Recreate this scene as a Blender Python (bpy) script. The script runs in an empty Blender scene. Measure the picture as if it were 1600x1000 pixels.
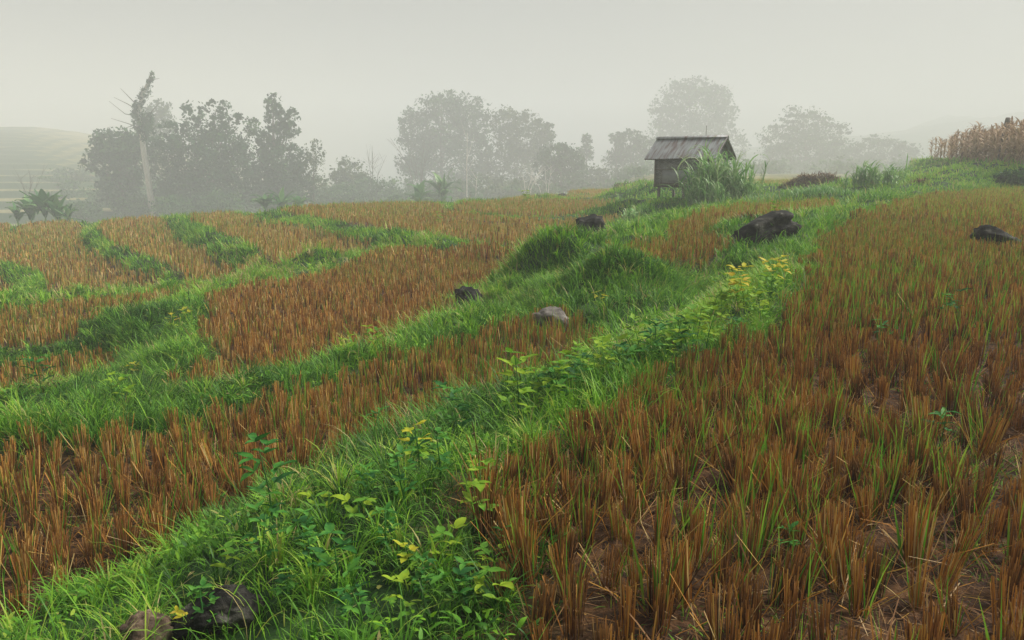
import bpy, math, random
import numpy as np
from mathutils import Vector, noise as mnoise

random.seed(7)
rng = np.random.default_rng(11)
C = bpy.context.scene
col = C.collection
R = math.radians

# ------------------------------------------------------------------ camera
F_PX, HOR, CAM_Z = 1244.0, 265.0, 1.55
PITCH = math.atan((500 - HOR) / F_PX)
cam_d = bpy.data.cameras.new('camera')
cam_d.sensor_width = 36.0
cam_d.lens = 36.0 * F_PX / 1600.0
cam_d.clip_start, cam_d.clip_end = 0.05, 2000
cam = bpy.data.objects.new('camera', cam_d)
col.objects.link(cam)
cam.location = (0, 0, CAM_Z)
cam.rotation_euler = (math.pi / 2 - PITCH, 0, 0)
C.camera = cam

# ------------------------------------------------------------------ world, sun, exposure
SUN_EL, SUN_ROT = R(44), R(72)
w = bpy.data.worlds.new('World')
C.world = w
w.use_nodes = True
nt = w.node_tree
nt.nodes.clear()
sky = nt.nodes.new('ShaderNodeTexSky')
sky.sky_type = 'NISHITA'
sky.sun_disc = False
sky.sun_elevation = SUN_EL
sky.sun_rotation = SUN_ROT
sky.air_density, sky.dust_density, sky.ozone_density = 1.0, 6.0, 1.0
hs = nt.nodes.new('ShaderNodeHueSaturation')
hs.inputs['Saturation'].default_value = 0.22
tintn = nt.nodes.new('ShaderNodeMixRGB')
tintn.blend_type = 'MULTIPLY'
tintn.inputs[0].default_value = 1.0
tintn.inputs[2].default_value = (0.975, 1.0, 1.0, 1)
bg = nt.nodes.new('ShaderNodeBackground')
bg.inputs[1].default_value = 0.064
wo = nt.nodes.new('ShaderNodeOutputWorld')
nt.links.new(sky.outputs[0], hs.inputs['Color'])
nt.links.new(hs.outputs[0], tintn.inputs[1])
nt.links.new(tintn.outputs[0], bg.inputs[0])
nt.links.new(bg.outputs[0], wo.inputs[0])
sun_d = bpy.data.lights.new('sun', 'SUN')
sun_d.energy = 4.6
sun_d.angle = R(16)
sun_d.color = (1.0, 0.96, 0.89)
sun = bpy.data.objects.new('sun', sun_d)
col.objects.link(sun)
sd = Vector((math.sin(SUN_ROT) * math.cos(SUN_EL), math.cos(SUN_ROT) * math.cos(SUN_EL), math.sin(SUN_EL)))
sun.rotation_euler = sd.to_track_quat('Z', 'Y').to_euler()
sun.location = (0, 0, 60)
vs = C.view_settings
C.display_settings.display_device = 'sRGB'
vs.view_transform = 'Standard'
vs.look = 'None'
vs.exposure = 0.33
vs.gamma = 1.0
cy = C.cycles
cy.use_denoising = True
cy.max_bounces = 8
cy.diffuse_bounces = 3
cy.glossy_bounces = 2
cy.transmission_bounces = 4
cy.volume_bounces = 3
cy.transparent_max_bounces = 4
cy.caustics_reflective = cy.caustics_refractive = False

# ------------------------------------------------------------------ pixel rays
cp, sp = math.cos(PITCH), math.sin(PITCH)
def ray(u, v):
    dx, dy = (u - 800.0) / F_PX, (500.0 - v) / F_PX
    return dx, cp + dy * sp, -sp + dy * cp          # per unit of optical depth
def at(u, v, Y):                                    # the point of that pixel ray at ground distance Y
    x, y, z = ray(u, v)
    t = Y / y
    return Vector((x * t, Y, CAM_Z + z * t))
def on_plane(u, v, pl):
    a, bx, by = pl
    x, y, z = ray(u, v)
    den = z - bx * x - by * y
    t = (a - CAM_Z) / den if den < -1e-4 else 400.0
    t = min(max(t, 0.1), 400.0)
    return x * t, y * t

# ------------------------------------------------------------------ value noise
_perm = rng.random((256, 256))
def vnoise(x, y, s):
    x = np.asarray(x, float) / s; y = np.asarray(y, float) / s
    xi = np.floor(x).astype(int); yi = np.floor(y).astype(int)
    fx = x - xi; fy = y - yi
    fx = fx * fx * (3 - 2 * fx); fy = fy * fy * (3 - 2 * fy)
    p = lambda a, b: _perm[a & 255, b & 255]
    return (p(xi, yi) * (1 - fx) + p(xi + 1, yi) * fx) * (1 - fy) + (p(xi, yi + 1) * (1 - fx) + p(xi + 1, yi + 1) * fx) * fy
def sstep(a, b, x):
    t = np.clip((np.asarray(x, float) - a) / (b - a), 0, 1)
    return t * t * (3 - 2 * t)

# ------------------------------------------------------------------ terraces: outline in the photo, level in metres
def chaikin(P, n=2):
    P = np.array(P, float)
    for _ in range(n):
        Q = np.roll(P, -1, 0)
        P = np.stack([0.75 * P + 0.25 * Q, 0.25 * P + 0.75 * Q], 1).reshape(-1, 2)
    return P
# name: (plane a + bx*x + by*y, row angle, greenness, rust, outline)
TER = {
 'A':  ((-0.05, 0.0, 0.016), 8, 0.34, 0.75, [(700,1300),(712,1080),(722,950),(742,830),(778,745),(845,695),(960,640),(1080,590),(1150,562),(1215,515),(1252,440),(1275,388),(1335,345),(1450,312),(1600,303),(1750,300),(2300,420),(2600,900),(2600,1300)]),
 'A2': ((-0.08, 0.0, 0.008), 10, 0.6, 0.5, [(900,418),(960,395),(1060,372),(1145,378),(1135,400),(1075,414),(980,420)]),
 'A3': ((-0.02, 0.0, 0.010), 20, 0.7, 0.35, [(1010,372),(1060,350),(1130,334),(1240,326),(1310,320),(1300,338),(1200,346),(1150,360),(1100,368)]),
 'M1': ((-0.50, 0.0, 0.0), 30, 0.35, 1.0, [(-500,1300),(-200,1110),(0,1035),(150,968),(290,893),(400,815),(520,745),(640,700),(740,655),(860,612),(935,578),(935,530),(880,505),(830,505),(720,540),(600,572),(480,622),(340,672),(180,705),(0,728),(-300,760),(-700,900)]),
 'M2': ((-0.85, 0.0, 0.0), 62, 0.3, 0.9, [(272,618),(320,560),(318,500),(308,472),(342,456),(418,448),(500,433),(560,411),(615,394),(672,404),(747,405),(813,414),(800,440),(700,470),(705,490),(800,492),(830,490),(700,525),(590,560),(520,590),(440,618),(360,640),(280,645)]),
 'L1': ((-1.40, 0.0, 0.0), 40, 0.3, 0.95, [(-300,620),(0,585),(90,570),(165,556),(205,585),(185,628),(150,648),(0,654),(-300,690)]),
 'L2': ((-1.25, 0.0, 0.0), 68, 0.25, 0.9, [(-400,600),(0,552),(76,543),(129,526),(160,505),(195,486),(240,473),(300,460),(330,450),(228,466),(114,482),(0,494),(-400,520)]),
 'D1': ((-1.05, 0.0, 0.0), 55, 0.5, 0.55, [(290,337),(372,335),(386,349),(476,366),(530,380),(592,393),(570,402),(500,411),(440,423),(420,416),(414,408),(384,388),(336,369),(300,352)]),
 'D2': ((-1.5, 0.0, 0.0), 55, 0.45, 0.6, [(150,352),(200,344),(258,341),(258,358),(289,388),(330,408),(357,427),(390,432),(420,425),(400,440),(345,450),(285,459),(283,434),(249,417),(196,396),(152,372)]),
 'D3': ((-1.95, 0.0, 0.0), 55, 0.4, 0.65, [(30,352),(138,347),(120,384),(152,408),(190,430),(236,448),(268,452),(240,462),(205,466),(114,476),(72,480),(80,458),(54,430),(-10,416),(-300,417),(-300,390),(20,372)]),
 'D4': ((-2.4, 0.0, 0.0), 55, 0.35, 0.6, [(-300,438),(0,445),(20,460),(30,472),(0,478),(-300,490)]),
 'D5': ((-2.05, 0.0, 0.0), 55, 0.4, 0.6, [(-300,362),(0,352),(22,355),(0,374),(-300,385)]),
 'C1': ((-0.62, 0.0, 0.0), 48, 0.62, 0.55, [(412,331),(560,322),(700,320),(690,334),(745,347),(850,350),(960,342),(975,352),(935,368),(895,392),(830,400),(797,394),(747,385),(685,377),(612,364),(566,354),(500,342)]),
 'C3': ((-0.50, 0.0, 0.0), 48, 0.75, 0.3, [(715,322),(820,314),(980,318),(955,334),(850,343),(760,337),(705,330)]),
 'C4': ((-0.65, 0.0, 0.0), 48, 0.3, 0.1, [(770,318),(820,309),(900,308),(1010,310),(960,315),(830,317)]),
 'C5': ((-0.50, 0.0, 0.0), 48, 0.3, 0.1, [(880,300),(960,298),(1020,300),(1010,306),(900,305)]),
 'C6': ((0.38, 0.0, 0.0), 48, 0.4, 0.1, [(1130,287),(1250,285),(1420,284),(1410,290),(1250,294),(1150,293)]),
}
CELL = 0.15
X0, X1, Y0, Y1 = -58.0, 44.0, 0.0, 92.0
nx, ny = int((X1 - X0) / CELL) + 1, int((Y1 - Y0) / CELL) + 1
gx = X0 + CELL * np.arange(nx); gy = Y0 + CELL * np.arange(ny)
GX, GY = np.meshgrid(gx, gy)
HILL_STEP = 1.6
def hill_left(x, y):
    return np.maximum(0, 30 * sstep(105, 430, y) * sstep(0.16, 0.62, -x / np.maximum(y, 1)) + (vnoise(x, y, 60) - 0.5) * 9 * sstep(330, 520, y) * sstep(0.12, 0.5, -x / np.maximum(y, 1)))
def far_ground(x, y):
    x = np.asarray(x, float); y = np.asarray(y, float)
    side = sstep(-2, 16, x - (y - 60) * 0.12)
    z = -8.2 * (1 - side) + 0.35 * side
    q = hill_left(x, y) / HILL_STEP
    hl = HILL_STEP * (np.floor(q) + sstep(0.72, 1.0, q - np.floor(q)))
    hr = (44 + 24 * (vnoise(x, y, 55) - 0.5) + 10 * (vnoise(x, y, 17) - 0.5)) * sstep(300, 720, y) * sstep(-0.1, 0.75, x / np.maximum(y, 1))
    return z + hl + hr + 0.3 * vnoise(x, y, 9)
wob = 0.18
WX = GX + wob * 2.2 * (vnoise(GX, GY, 0.7) - 0.5) + wob * 2 * (vnoise(GX + 50, GY, 4) - 0.5) * np.clip(GY / 20, 0.2, 1)
WY = GY + wob * (vnoise(GX, GY + 70, 1.1) - 0.5)
H = np.full((ny, nx), np.nan)
TID = np.full((ny, nx), -1, int)
def inside(P, x, y):
    r = np.zeros(x.shape, bool)
    bx0, by0 = P.min(0); bx1, by1 = P.max(0)
    sel = (x >= bx0) & (x <= bx1) & (y >= by0) & (y <= by1)
    xs, ys = x[sel], y[sel]
    c = np.zeros(xs.shape, bool)
    for (ax, ay), (qx, qy) in zip(P, np.roll(P, -1, 0)):
        if ay == qy: continue
        c ^= ((ay > ys) != (qy > ys)) & (xs < (qx - ax) * (ys - ay) / (qy - ay) + ax)
    r[sel] = c
    return r
names = list(TER)
for i, n in enumerate(names):
    pl, ang, g, rust, px = TER[n]
    P = np.array([on_plane(u, v, pl) for u, v in chaikin(px)])
    m = inside(P, WX, WY) & (TID < 0)
    TID[m] = i
    H[m] = pl[0] + pl[1] * GX[m] + pl[2] * GY[m]
# other fixed levels: corn mound, hut mound, tree zone
def fix(mask, val):
    m = mask & np.isnan(H)
    H[m] = (val[m] if np.ndim(val) else val)
edge_x = 24.4 + (GY - 38) * 0.27
fix((GX > edge_x - 0.3) & (GY > 36) & (GY < 64), 1.46 + 0.026 * (GY - 38) + 0.02 * (GX - edge_x))
HUT = at(1052, 303, 36.0)
fix((GX - HUT.x - 0.9) ** 2 + (GY - HUT.y + 0.2) ** 2 < 10, HUT.z - 0.52)
FG = far_ground(GX, GY)
GUL = np.array([on_plane(u, v, (-0.55, 0, 0)) for u, v in chaikin([(935,565),(895,505),(960,508),(1040,498),(1085,468),(1112,440),(1122,468),(1090,520),(1000,572)], 1)])
fix(inside(GUL, WX, WY), -0.58)
for u_, v_, Y_, r_, z_ in [(850,412,14.7,0.42,0.36),(872,420,14.9,0.3,0.22),(822,445,14.2,0.25,-0.35),(965,426,11.9,0.34,0.12),(1020,425,11.8,0.3,0.12),(920,455,12.1,0.2,-0.2),(897,452,13.2,0.32,-0.58),(1062,430,11.4,0.18,-0.25)]:
    q_ = at(u_, v_, Y_); fix((GX - q_.x) ** 2 + (GY - q_.y) ** 2 < r_ ** 2, z_)
fix((GY > 61) & (GY < 70) & (GX > -11.5) & (GX < 1), -1.2)
fix((GY > 74) & (GX < 22), FG)
fix((GY > 46) & (GX > 8) & (GX < 20), 0.36)
fix((GX < -44) & (GY > 40), FG)
bd = np.zeros(H.shape, bool); bd[-1] = bd[:, 0] = bd[:, -1] = True
fix(bd, FG)
fix(GY < 0.2, np.where(GX > -0.3, -0.02, -0.5))
# harmonic fill, coarse to fine
fixed = ~np.isnan(H)
def fill(Hv, fx, it):
    ny_, nx_ = Hv.shape
    if min(ny_, nx_) > 24:
        h2 = (ny_ + 1) // 2; w2 = (nx_ + 1) // 2
        S = np.zeros((h2 * 2, w2 * 2)); N = np.zeros((h2 * 2, w2 * 2))
        S[:ny_, :nx_] = np.where(fx, Hv, 0); N[:ny_, :nx_] = fx
        s = S.reshape(h2, 2, w2, 2).sum((1, 3)); n_ = N.reshape(h2, 2, w2, 2).sum((1, 3))
        lo = fill(np.where(n_ > 0, s / np.maximum(n_, 1), 0), n_ > 0, it)
        G = np.repeat(np.repeat(lo, 2, 0), 2, 1)[:ny_, :nx_]
    else:
        G = np.full(Hv.shape, Hv[fx].mean() if fx.any() else 0)
    G = np.where(fx, Hv, G)
    for _ in range(it):
        P = np.pad(G, 1, mode='edge')
        A = 0.25 * (P[:-2, 1:-1] + P[2:, 1:-1] + P[1:-1, :-2] + P[1:-1, 2:])
        G = np.where(fx, Hv, A)
    return G
H = fill(np.where(fixed, H, 0), fixed, 60)
def blur(M, r):
    k = int(round(r / CELL))
    for ax in (0, 1):
        for _ in range(2):
            c = np.cumsum(np.pad(M, [(k + 1, k) if a == ax else (0, 0) for a in (0, 1)], mode='edge'), ax)
            hi = np.take(c, range(2 * k + 1, c.shape[ax]), ax); lo = np.take(c, range(0, c.shape[ax] - 2 * k - 1), ax)
            M = (hi - lo) / (2 * k + 1)
    return M
GREEN = (TID < 0).astype(float)
g1 = blur(GREEN, 0.25)
fard = sstep(14, 30, GY)
H = H + (0.14 - 0.13 * sstep(10, 14, GY) * (GX < 0.5)) * sstep(0.25, 0.95, g1) + (0.30 * (vnoise(GX, GY, 1.1) - 0.5) + 0.40 * (vnoise(GX + 7, GY, 0.5) - 0.5)) * sstep(0.5, 1, g1) * (GY < 60) * sstep(2.5, 7, GY)
# extra humps of matted grass (pixel of the base, distance, radii, height)
HUMPS = [(775,472,13.4,0.75,0.3,0.3),
         (480,412,21.5,1.2,0.6,0.45),(215,520,13.6,0.8,0.7,0.3),(560,880,3.6,0.6,0.7,0.10),
         (690,365,33,2.0,1.2,0.3),(1235,312,31,3.2,1.3,0.15)]
for u, v, Y, rx, ry, h in HUMPS:
    p = at(u, v, Y)
    H += h * np.exp(-((GX - p.x) / rx) ** 2 - ((GY - p.y) / ry) ** 2) * sstep(0.2, 0.9, g1)
RIDGES = [([(266,338),(283,347),(330,371),(380,391),(408,409)], -1.0, 0.30, 0.5), ([(146,364),(154,378),(190,397),(243,419),(272,430)], -1.4, 0.30, 0.45),
          ([(-60,414),(0,418),(49,432),(74,452)], -1.85, 0.3, 0.45), ([(384,336),(442,343),(510,357),(566,365),(612,371),(685,385),(747,392),(825,406)], -0.6, 0.26, 0.45),
          ([(700,336),(745,347),(850,352)], -0.5, 0.2, 0.5)]
for px_, z_, h_, w_ in RIDGES:                      # raised crests of the far bunds
    q_ = np.array([on_plane(u, v, (z_, 0, 0)) for u, v in px_]); d2 = np.full(GX.shape, 1e9)
    for (ax, ay), (bx_, by_) in zip(q_[:-1], q_[1:]):
        L2_ = (bx_ - ax) ** 2 + (by_ - ay) ** 2
        t_ = np.clip(((GX - ax) * (bx_ - ax) + (GY - ay) * (by_ - ay)) / L2_, 0, 1)
        d2 = np.minimum(d2, (GX - ax - t_ * (bx_ - ax)) ** 2 + (GY - ay - t_ * (by_ - ay)) ** 2)
    H = H + h_ * np.exp(-d2 / w_ ** 2)
H = blur(H, 0.15)
H = H + 0.05 * (vnoise(GX, GY, 0.35) - 0.5) + 0.05 * (vnoise(GX, GY, 2.2) - 0.5)
FIELD = blur((TID >= 0).astype(float), 0.15)

def bil(A, x, y):
    fx = np.clip((np.asarray(x, float) - X0) / CELL, 0, nx - 1.001); fy = np.clip((np.asarray(y, float) - Y0) / CELL, 0, ny - 1.001)
    i = fx.astype(int); j = fy.astype(int); fx = fx - i; fy = fy - j
    return (A[j, i] * (1 - fx) + A[j, i + 1] * fx) * (1 - fy) + (A[j + 1, i] * (1 - fx) + A[j + 1, i + 1] * fx) * fy
def height(x, y):
    x = np.asarray(x, float); y = np.asarray(y, float)
    e = np.minimum(np.minimum(x - X0, X1 - x), Y1 - y)
    k = sstep(0, 4, e) * (y >= Y0)
    return bil(H, x, y) * k + far_ground(x, y) * (1 - k)
def gz(x, y): return float(height(x, y))
def tid(x, y):
    i = np.clip(((np.asarray(x) - X0) / CELL + .5).astype(int), 0, nx - 1); j = np.clip(((np.asarray(y) - Y0) / CELL + .5).astype(int), 0, ny - 1)
    return TID[j, i]
def hit(u, v):                                      # where that pixel meets the ground
    x, y, z = ray(u, v)
    t = 1.5
    while t < 300:
        if CAM_Z + z * t < gz(x * t, y * t): break
        t *= 1.004
    return Vector((x * t, y * t, gz(x * t, y * t)))
def in_view(x, y, m=1.5):
    return (np.abs(x) < y * 0.66 + m) & (y > 1.6)

# ------------------------------------------------------------------ mesh helpers
def make_mesh(name, V, Q=None, T=None, attrs=None, mat=None, smooth=False, parent=None, mats=None, midx=None):
    V = np.asarray(V, np.float32).reshape(-1, 3)
    Q = np.zeros((0, 4), np.int32) if Q is None else np.asarray(Q, np.int32).reshape(-1, 4)
    T = np.zeros((0, 3), np.int32) if T is None else np.asarray(T, np.int32).reshape(-1, 3)
    me = bpy.data.meshes.new(name)
    me.vertices.add(len(V)); me.vertices.foreach_set('co', V.ravel())
    nl = Q.size + T.size
    me.loops.add(nl); me.loops.foreach_set('vertex_index', np.concatenate([Q.ravel(), T.ravel()]))
    me.polygons.add(len(Q) + len(T))
    st = np.concatenate([4 * np.arange(len(Q)), Q.size + 3 * np.arange(len(T))]).astype(np.int32)
    me.polygons.foreach_set('loop_start', st)
    for k, a in (attrs or {}).items():
        at_ = me.attributes.new(k, 'FLOAT', 'POINT'); at_.data.foreach_set('value', np.asarray(a, np.float32).ravel())
    if mats:
        for m in mats: me.materials.append(m)
        me.polygons.foreach_set('material_index', np.asarray(midx, np.int32))
    elif mat: me.materials.append(mat)
    me.update(calc_edges=True)
    if smooth: me.polygons.foreach_set('use_smooth', np.ones(len(Q) + len(T), bool))
    o = bpy.data.objects.new(name, me)
    col.objects.link(o)
    if parent: o.parent = parent
    return o
def tag(o, label=None, cat=None, group=None, kind=None):
    if label: o['label'] = label
    if cat: o['category'] = cat
    if group: o['group'] = group
    if kind: o['kind'] = kind
    return o
def empty(name, loc, rz=0.0):
    o = bpy.data.objects.new(name, None); col.objects.link(o)
    o.location = loc; o.rotation_euler = (0, 0, rz); o.empty_display_size = 0.1
    return o
def copy_tree(o, parent=None):
    c = o.copy(); col.objects.link(c)
    if parent: c.parent = parent
    for ch in [q for q in o.children]: copy_tree(ch, c)
    return c
class MB:                                           # collects shapes, links them as one mesh
    def __init__(s): s.V, s.Q, s.T, s.A, s.n = [], [], [], [], 0
    def add(s, V, Q=None, T=None, vary=None):
        V = np.asarray(V, float).reshape(-1, 3)
        s.V.append(V)
        if Q is not None and len(Q): s.Q.append(np.asarray(Q).reshape(-1, 4) + s.n)
        if T is not None and len(T): s.T.append(np.asarray(T).reshape(-1, 3) + s.n)
        s.A.append(np.full(len(V), random.random()) if vary is None else np.broadcast_to(np.asarray(vary, float), (len(V),)))
        s.n += len(V)
        return s
    def box(s, c, size, rot=None):
        sx, sy, sz = [k / 2 for k in size]
        V = np.array([(x, y, z) for x in (-sx, sx) for y in (-sy, sy) for z in (-sz, sz)])
        if rot is not None: V = V @ np.array(rot).T
        return s.add(V + np.array(c), [(0,1,3,2),(4,6,7,5),(0,4,5,1),(2,3,7,6),(0,2,6,4),(1,5,7,3)])
    def tube(s, pts, rad, n=6, cap=True):
        pts = [Vector(p) for p in pts]
        rad = rad if hasattr(rad, '__len__') else [rad] * len(pts)
        V, Q, T = [], [], []
        for i, p in enumerate(pts):
            d = (pts[min(i + 1, len(pts) - 1)] - pts[max(i - 1, 0)]).normalized()
            a = d.orthogonal().normalized() if i == 0 else (pa - d * pa.dot(d)).normalized()
            pa = a
            b = d.cross(a)
            for k in range(n):
                th = 2 * math.pi * k / n
                V.append(p + (a * math.cos(th) + b * math.sin(th)) * rad[i])
        for i in range(len(pts) - 1):
            for k in range(n):
                k2 = (k + 1) % n
                Q.append((i * n + k, i * n + k2, (i + 1) * n + k2, (i + 1) * n + k))
        if cap:
            V.append(pts[-1]); e = len(V) - 1; b0 = (len(pts) - 1) * n
            T += [(b0 + k, b0 + (k + 1) % n, e) for k in range(n)]
        return s.add([tuple(v) for v in V], Q, T)
    def build(s, name, mat, parent=None, smooth=False):
        return make_mesh(name, np.concatenate(s.V), np.concatenate(s.Q) if s.Q else None, np.concatenate(s.T) if s.T else None,
                         {'vary': np.concatenate(s.A)}, mat, smooth, parent)
def blades(P, az, L, lean, droop, W, k=3, vary=None, tw=None, taper=0.12, mid=0.5, fold=0.0):
    """ribbons: root P, heading az, length L, first lean from upright, droop = added lean at the tip"""
    N = len(P)
    t = np.linspace(0, 1, k + 1)
    ang = lean[:, None] + droop[:, None] * t[None, :] ** 1.3
    seg = (L / k)[:, None]
    r = np.concatenate([np.zeros((N, 1)), np.cumsum(np.sin(ang[:, :-1]) * seg, 1)], 1)
    z = np.concatenate([np.zeros((N, 1)), np.cumsum(np.cos(ang[:, :-1]) * seg, 1)], 1)
    ca, sa = np.cos(az)[:, None], np.sin(az)[:, None]
    ctr = np.stack([P[:, 0:1] + r * ca, P[:, 1:2] + r * sa, P[:, 2:3] + z], 2)
    prof = np.where(t < mid, 0.65 + 0.35 * t / max(mid, 1e-3), 1 - (1 - taper) * ((t - mid) / (1 - mid)) ** 1.5)
    tw = np.zeros(N) if tw is None else tw
    sx = -np.sin(az + tw)[:, None] * W[:, None] * prof * 0.5
    sy = np.cos(az + tw)[:, None] * W[:, None] * prof * 0.5
    off = np.stack([sx, sy, np.zeros_like(sx)], 2)
    V = np.stack([ctr - off, ctr + off], 2)          # N,k+1,2,3
    b = (np.arange(N) * (k + 1) * 2)[:, None]
    i = np.arange(k)[None, :] * 2
    Q = np.stack([b + i, b + i + 1, b + i + 3, b + i + 2], 2)
    va = np.repeat(rng.random(N) if vary is None else vary, (k + 1) * 2)
    al = np.tile(np.repeat(t, 2), N)
    return V.reshape(-1, 3), Q.reshape(-1, 4), va, al
def merge(parts):
    V, Q, va, al, n = [], [], [], [], 0
    for v, q, a, b in parts:
        V.append(v); Q.append(q + n); va.append(a); al.append(b); n += len(v)
    return np.concatenate(V), np.concatenate(Q), np.concatenate(va), np.concatenate(al)
def ribbon_obj(name, parts, mat, parent=None):
    V, Q, va, al = merge(parts)
    return make_mesh(name, V, Q, None, {'vary': va, 'along': al}, mat, False, parent)

# ------------------------------------------------------------------ materials
def new_mat(name):
    m = bpy.data.materials.new(name); m.use_nodes = True
    n = m.node_tree; n.nodes.clear()
    out = n.nodes.new('ShaderNodeOutputMaterial')
    return m, n, out
def ramp(n, stops):
    r = n.nodes.new('ShaderNodeValToRGB')
    e = r.color_ramp.elements
    while len(e) < len(stops): e.new(0.5)
    for el, (p, c) in zip(e, stops): el.position = p; el.color = (*c, 1)
    return r
def attr(n, name):
    a = n.nodes.new('ShaderNodeAttribute'); a.attribute_name = name
    return a.outputs['Fac']
def leaf_mat(name, stops, tip=None, tip_amt=0.5, trans=0.3, rough=0.5, spec=0.4, mottle=0.0):
    m, n, out = new_mat(name)
    r = ramp(n, stops)
    if mottle:                                       # blotched, ageing leaves
        tc = n.nodes.new('ShaderNodeTexCoord'); no = n.nodes.new('ShaderNodeTexNoise'); no.inputs['Scale'].default_value = 45; no.inputs['Detail'].default_value = 4
        n.links.new(tc.outputs['Object'], no.inputs['Vector'])
        ma = n.nodes.new('ShaderNodeMath'); ma.operation = 'MULTIPLY_ADD'; ma.inputs[1].default_value = mottle; ma.inputs[2].default_value = -0.5 * mottle
        n.links.new(no.outputs['Fac'], ma.inputs[0])
        ad = n.nodes.new('ShaderNodeMath'); n.links.new(ma.outputs[0], ad.inputs[0]); n.links.new(attr(n, 'vary'), ad.inputs[1]); n.links.new(ad.outputs[0], r.inputs[0])
    else: n.links.new(attr(n, 'vary'), r.inputs[0])
    c = r.outputs[0]
    if tip:
        mx = n.nodes.new('ShaderNodeMixRGB'); mx.inputs[2].default_value = (*tip, 1)
        mu = n.nodes.new('ShaderNodeMath'); mu.operation = 'POWER'; mu.inputs[1].default_value = 3.0
        n.links.new(attr(n, 'along'), mu.inputs[0])
        m2 = n.nodes.new('ShaderNodeMath'); m2.operation = 'MULTIPLY'; m2.inputs[1].default_value = tip_amt
        n.links.new(mu.outputs[0], m2.inputs[0]); n.links.new(m2.outputs[0], mx.inputs[0])
        n.links.new(c, mx.inputs[1]); c = mx.outputs[0]
    b = n.nodes.new('ShaderNodeBsdfPrincipled')
    b.inputs['Roughness'].default_value = rough
    b.inputs['Specular IOR Level'].default_value = spec
    n.links.new(c, b.inputs['Base Color'])
    if trans > 0:
        tr = n.nodes.new('ShaderNodeBsdfTranslucent'); n.links.new(c, tr.inputs[0])
        mix = n.nodes.new('ShaderNodeMixShader'); mix.inputs[0].default_value = trans
        n.links.new(b.outputs[0], mix.inputs[1]); n.links.new(tr.outputs[0], mix.inputs[2])
        n.links.new(mix.outputs[0], out.inputs[0])
    else: n.links.new(b.outputs[0], out.inputs[0])
    return m
def noise_mat(name, stops, scale=8, detail=8, rough=0.8, bump=0.4, stretch=(1, 1, 1), dist=0.02, spec=0.3, coord='Object', nrough=0.6):
    m, n, out = new_mat(name)
    tc = n.nodes.new('ShaderNodeTexCoord'); mp = n.nodes.new('ShaderNodeMapping'); mp.inputs['Scale'].default_value = stretch
    n.links.new(tc.outputs[coord], mp.inputs[0])
    no = n.nodes.new('ShaderNodeTexNoise'); no.inputs['Scale'].default_value = scale; no.inputs['Detail'].default_value = detail
    no.inputs['Roughness'].default_value = nrough
    n.links.new(mp.outputs[0], no.inputs['Vector'])
    r = ramp(n, stops); n.links.new(no.outputs['Fac'], r.inputs[0])
    b = n.nodes.new('ShaderNodeBsdfPrincipled'); b.inputs['Roughness'].default_value = rough; b.inputs['Specular IOR Level'].default_value = spec
    n.links.new(r.outputs[0], b.inputs['Base Color'])
    bp = n.nodes.new('ShaderNodeBump'); bp.inputs['Strength'].default_value = bump; bp.inputs['Distance'].default_value = dist
    n.links.new(no.outputs['Fac'], bp.inputs['Height']); n.links.new(bp.outputs[0], b.inputs['Normal'])
    n.links.new(b.outputs[0], out.inputs[0])
    return m
M = {}
M['straw'] = leaf_mat('cut_straw', [(0, (0.03, 0.014, 0.008)), (0.25, (0.12, 0.05, 0.017)), (0.5, (0.34, 0.135, 0.028)), (0.68, (0.56, 0.26, 0.04)), (0.84, (0.60, 0.40, 0.08)), (1, (0.64, 0.5, 0.22))], tip=(0.52, 0.27, 0.08), tip_amt=0.5, trans=0.12, rough=0.7, spec=0.12)
M['litter'] = leaf_mat('fallen_straw', [(0, (0.06, 0.026, 0.011)), (0.5, (0.19, 0.09, 0.035)), (0.85, (0.34, 0.2, 0.08)), (1, (0.5, 0.36, 0.19))], trans=0.1, rough=0.7, spec=0.15)
M['shoot'] = leaf_mat('rice_shoot', [(0, (0.05, 0.20, 0.015)), (0.45, (0.11, 0.34, 0.025)), (0.75, (0.26, 0.42, 0.04)), (1, (0.48, 0.42, 0.07))], tip=(0.38, 0.42, 0.06), tip_amt=0.3, trans=0.35, rough=0.6, spec=0.15)
M['grass'] = leaf_mat('bank_grass', [(0, (0.02, 0.075, 0.012)), (0.28, (0.055, 0.18, 0.02)), (0.55, (0.14, 0.37, 0.025)), (0.8, (0.30, 0.56, 0.035)), (0.93, (0.45, 0.52, 0.08)), (1, (0.46, 0.36, 0.16))], tip=(0.28, 0.42, 0.09), tip_amt=0.35, trans=0.34, rough=0.5, spec=0.2)
M['tall'] = leaf_mat('reed_grass', [(0, (0.08, 0.26, 0.05)), (0.5, (0.26, 0.48, 0.14)), (1, (0.52, 0.62, 0.32))], tip=(0.25, 0.33, 0.12), tip_amt=0.4, trans=0.3, rough=0.45)
M['leaf'] = leaf_mat('weed_leaf', [(0, (0.02, 0.10, 0.02)), (0.5, (0.05, 0.2, 0.03)), (1, (0.12, 0.32, 0.04))], trans=0.3, rough=0.6, spec=0.2, mottle=1.6)
M['limeleaf'] = leaf_mat('lime_leaf', [(0, (0.12, 0.30, 0.03)), (0.5, (0.25, 0.42, 0.03)), (1, (0.34, 0.47, 0.03))], trans=0.35, rough=0.6, spec=0.2, mottle=1.6)
M['yleaf'] = leaf_mat('yellow_leaf', [(0, (0.40, 0.46, 0.03)), (0.6, (0.62, 0.54, 0.04)), (1, (0.7, 0.5, 0.10))], trans=0.35, rough=0.6, spec=0.2, mottle=1.6)
M['crown'] = leaf_mat('tree_leaf', [(0, (0.004, 0.03, 0.01)), (0.5, (0.018, 0.09, 0.022)), (1, (0.08, 0.2, 0.035))], trans=0.15, rough=0.6, spec=0.2)
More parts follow.
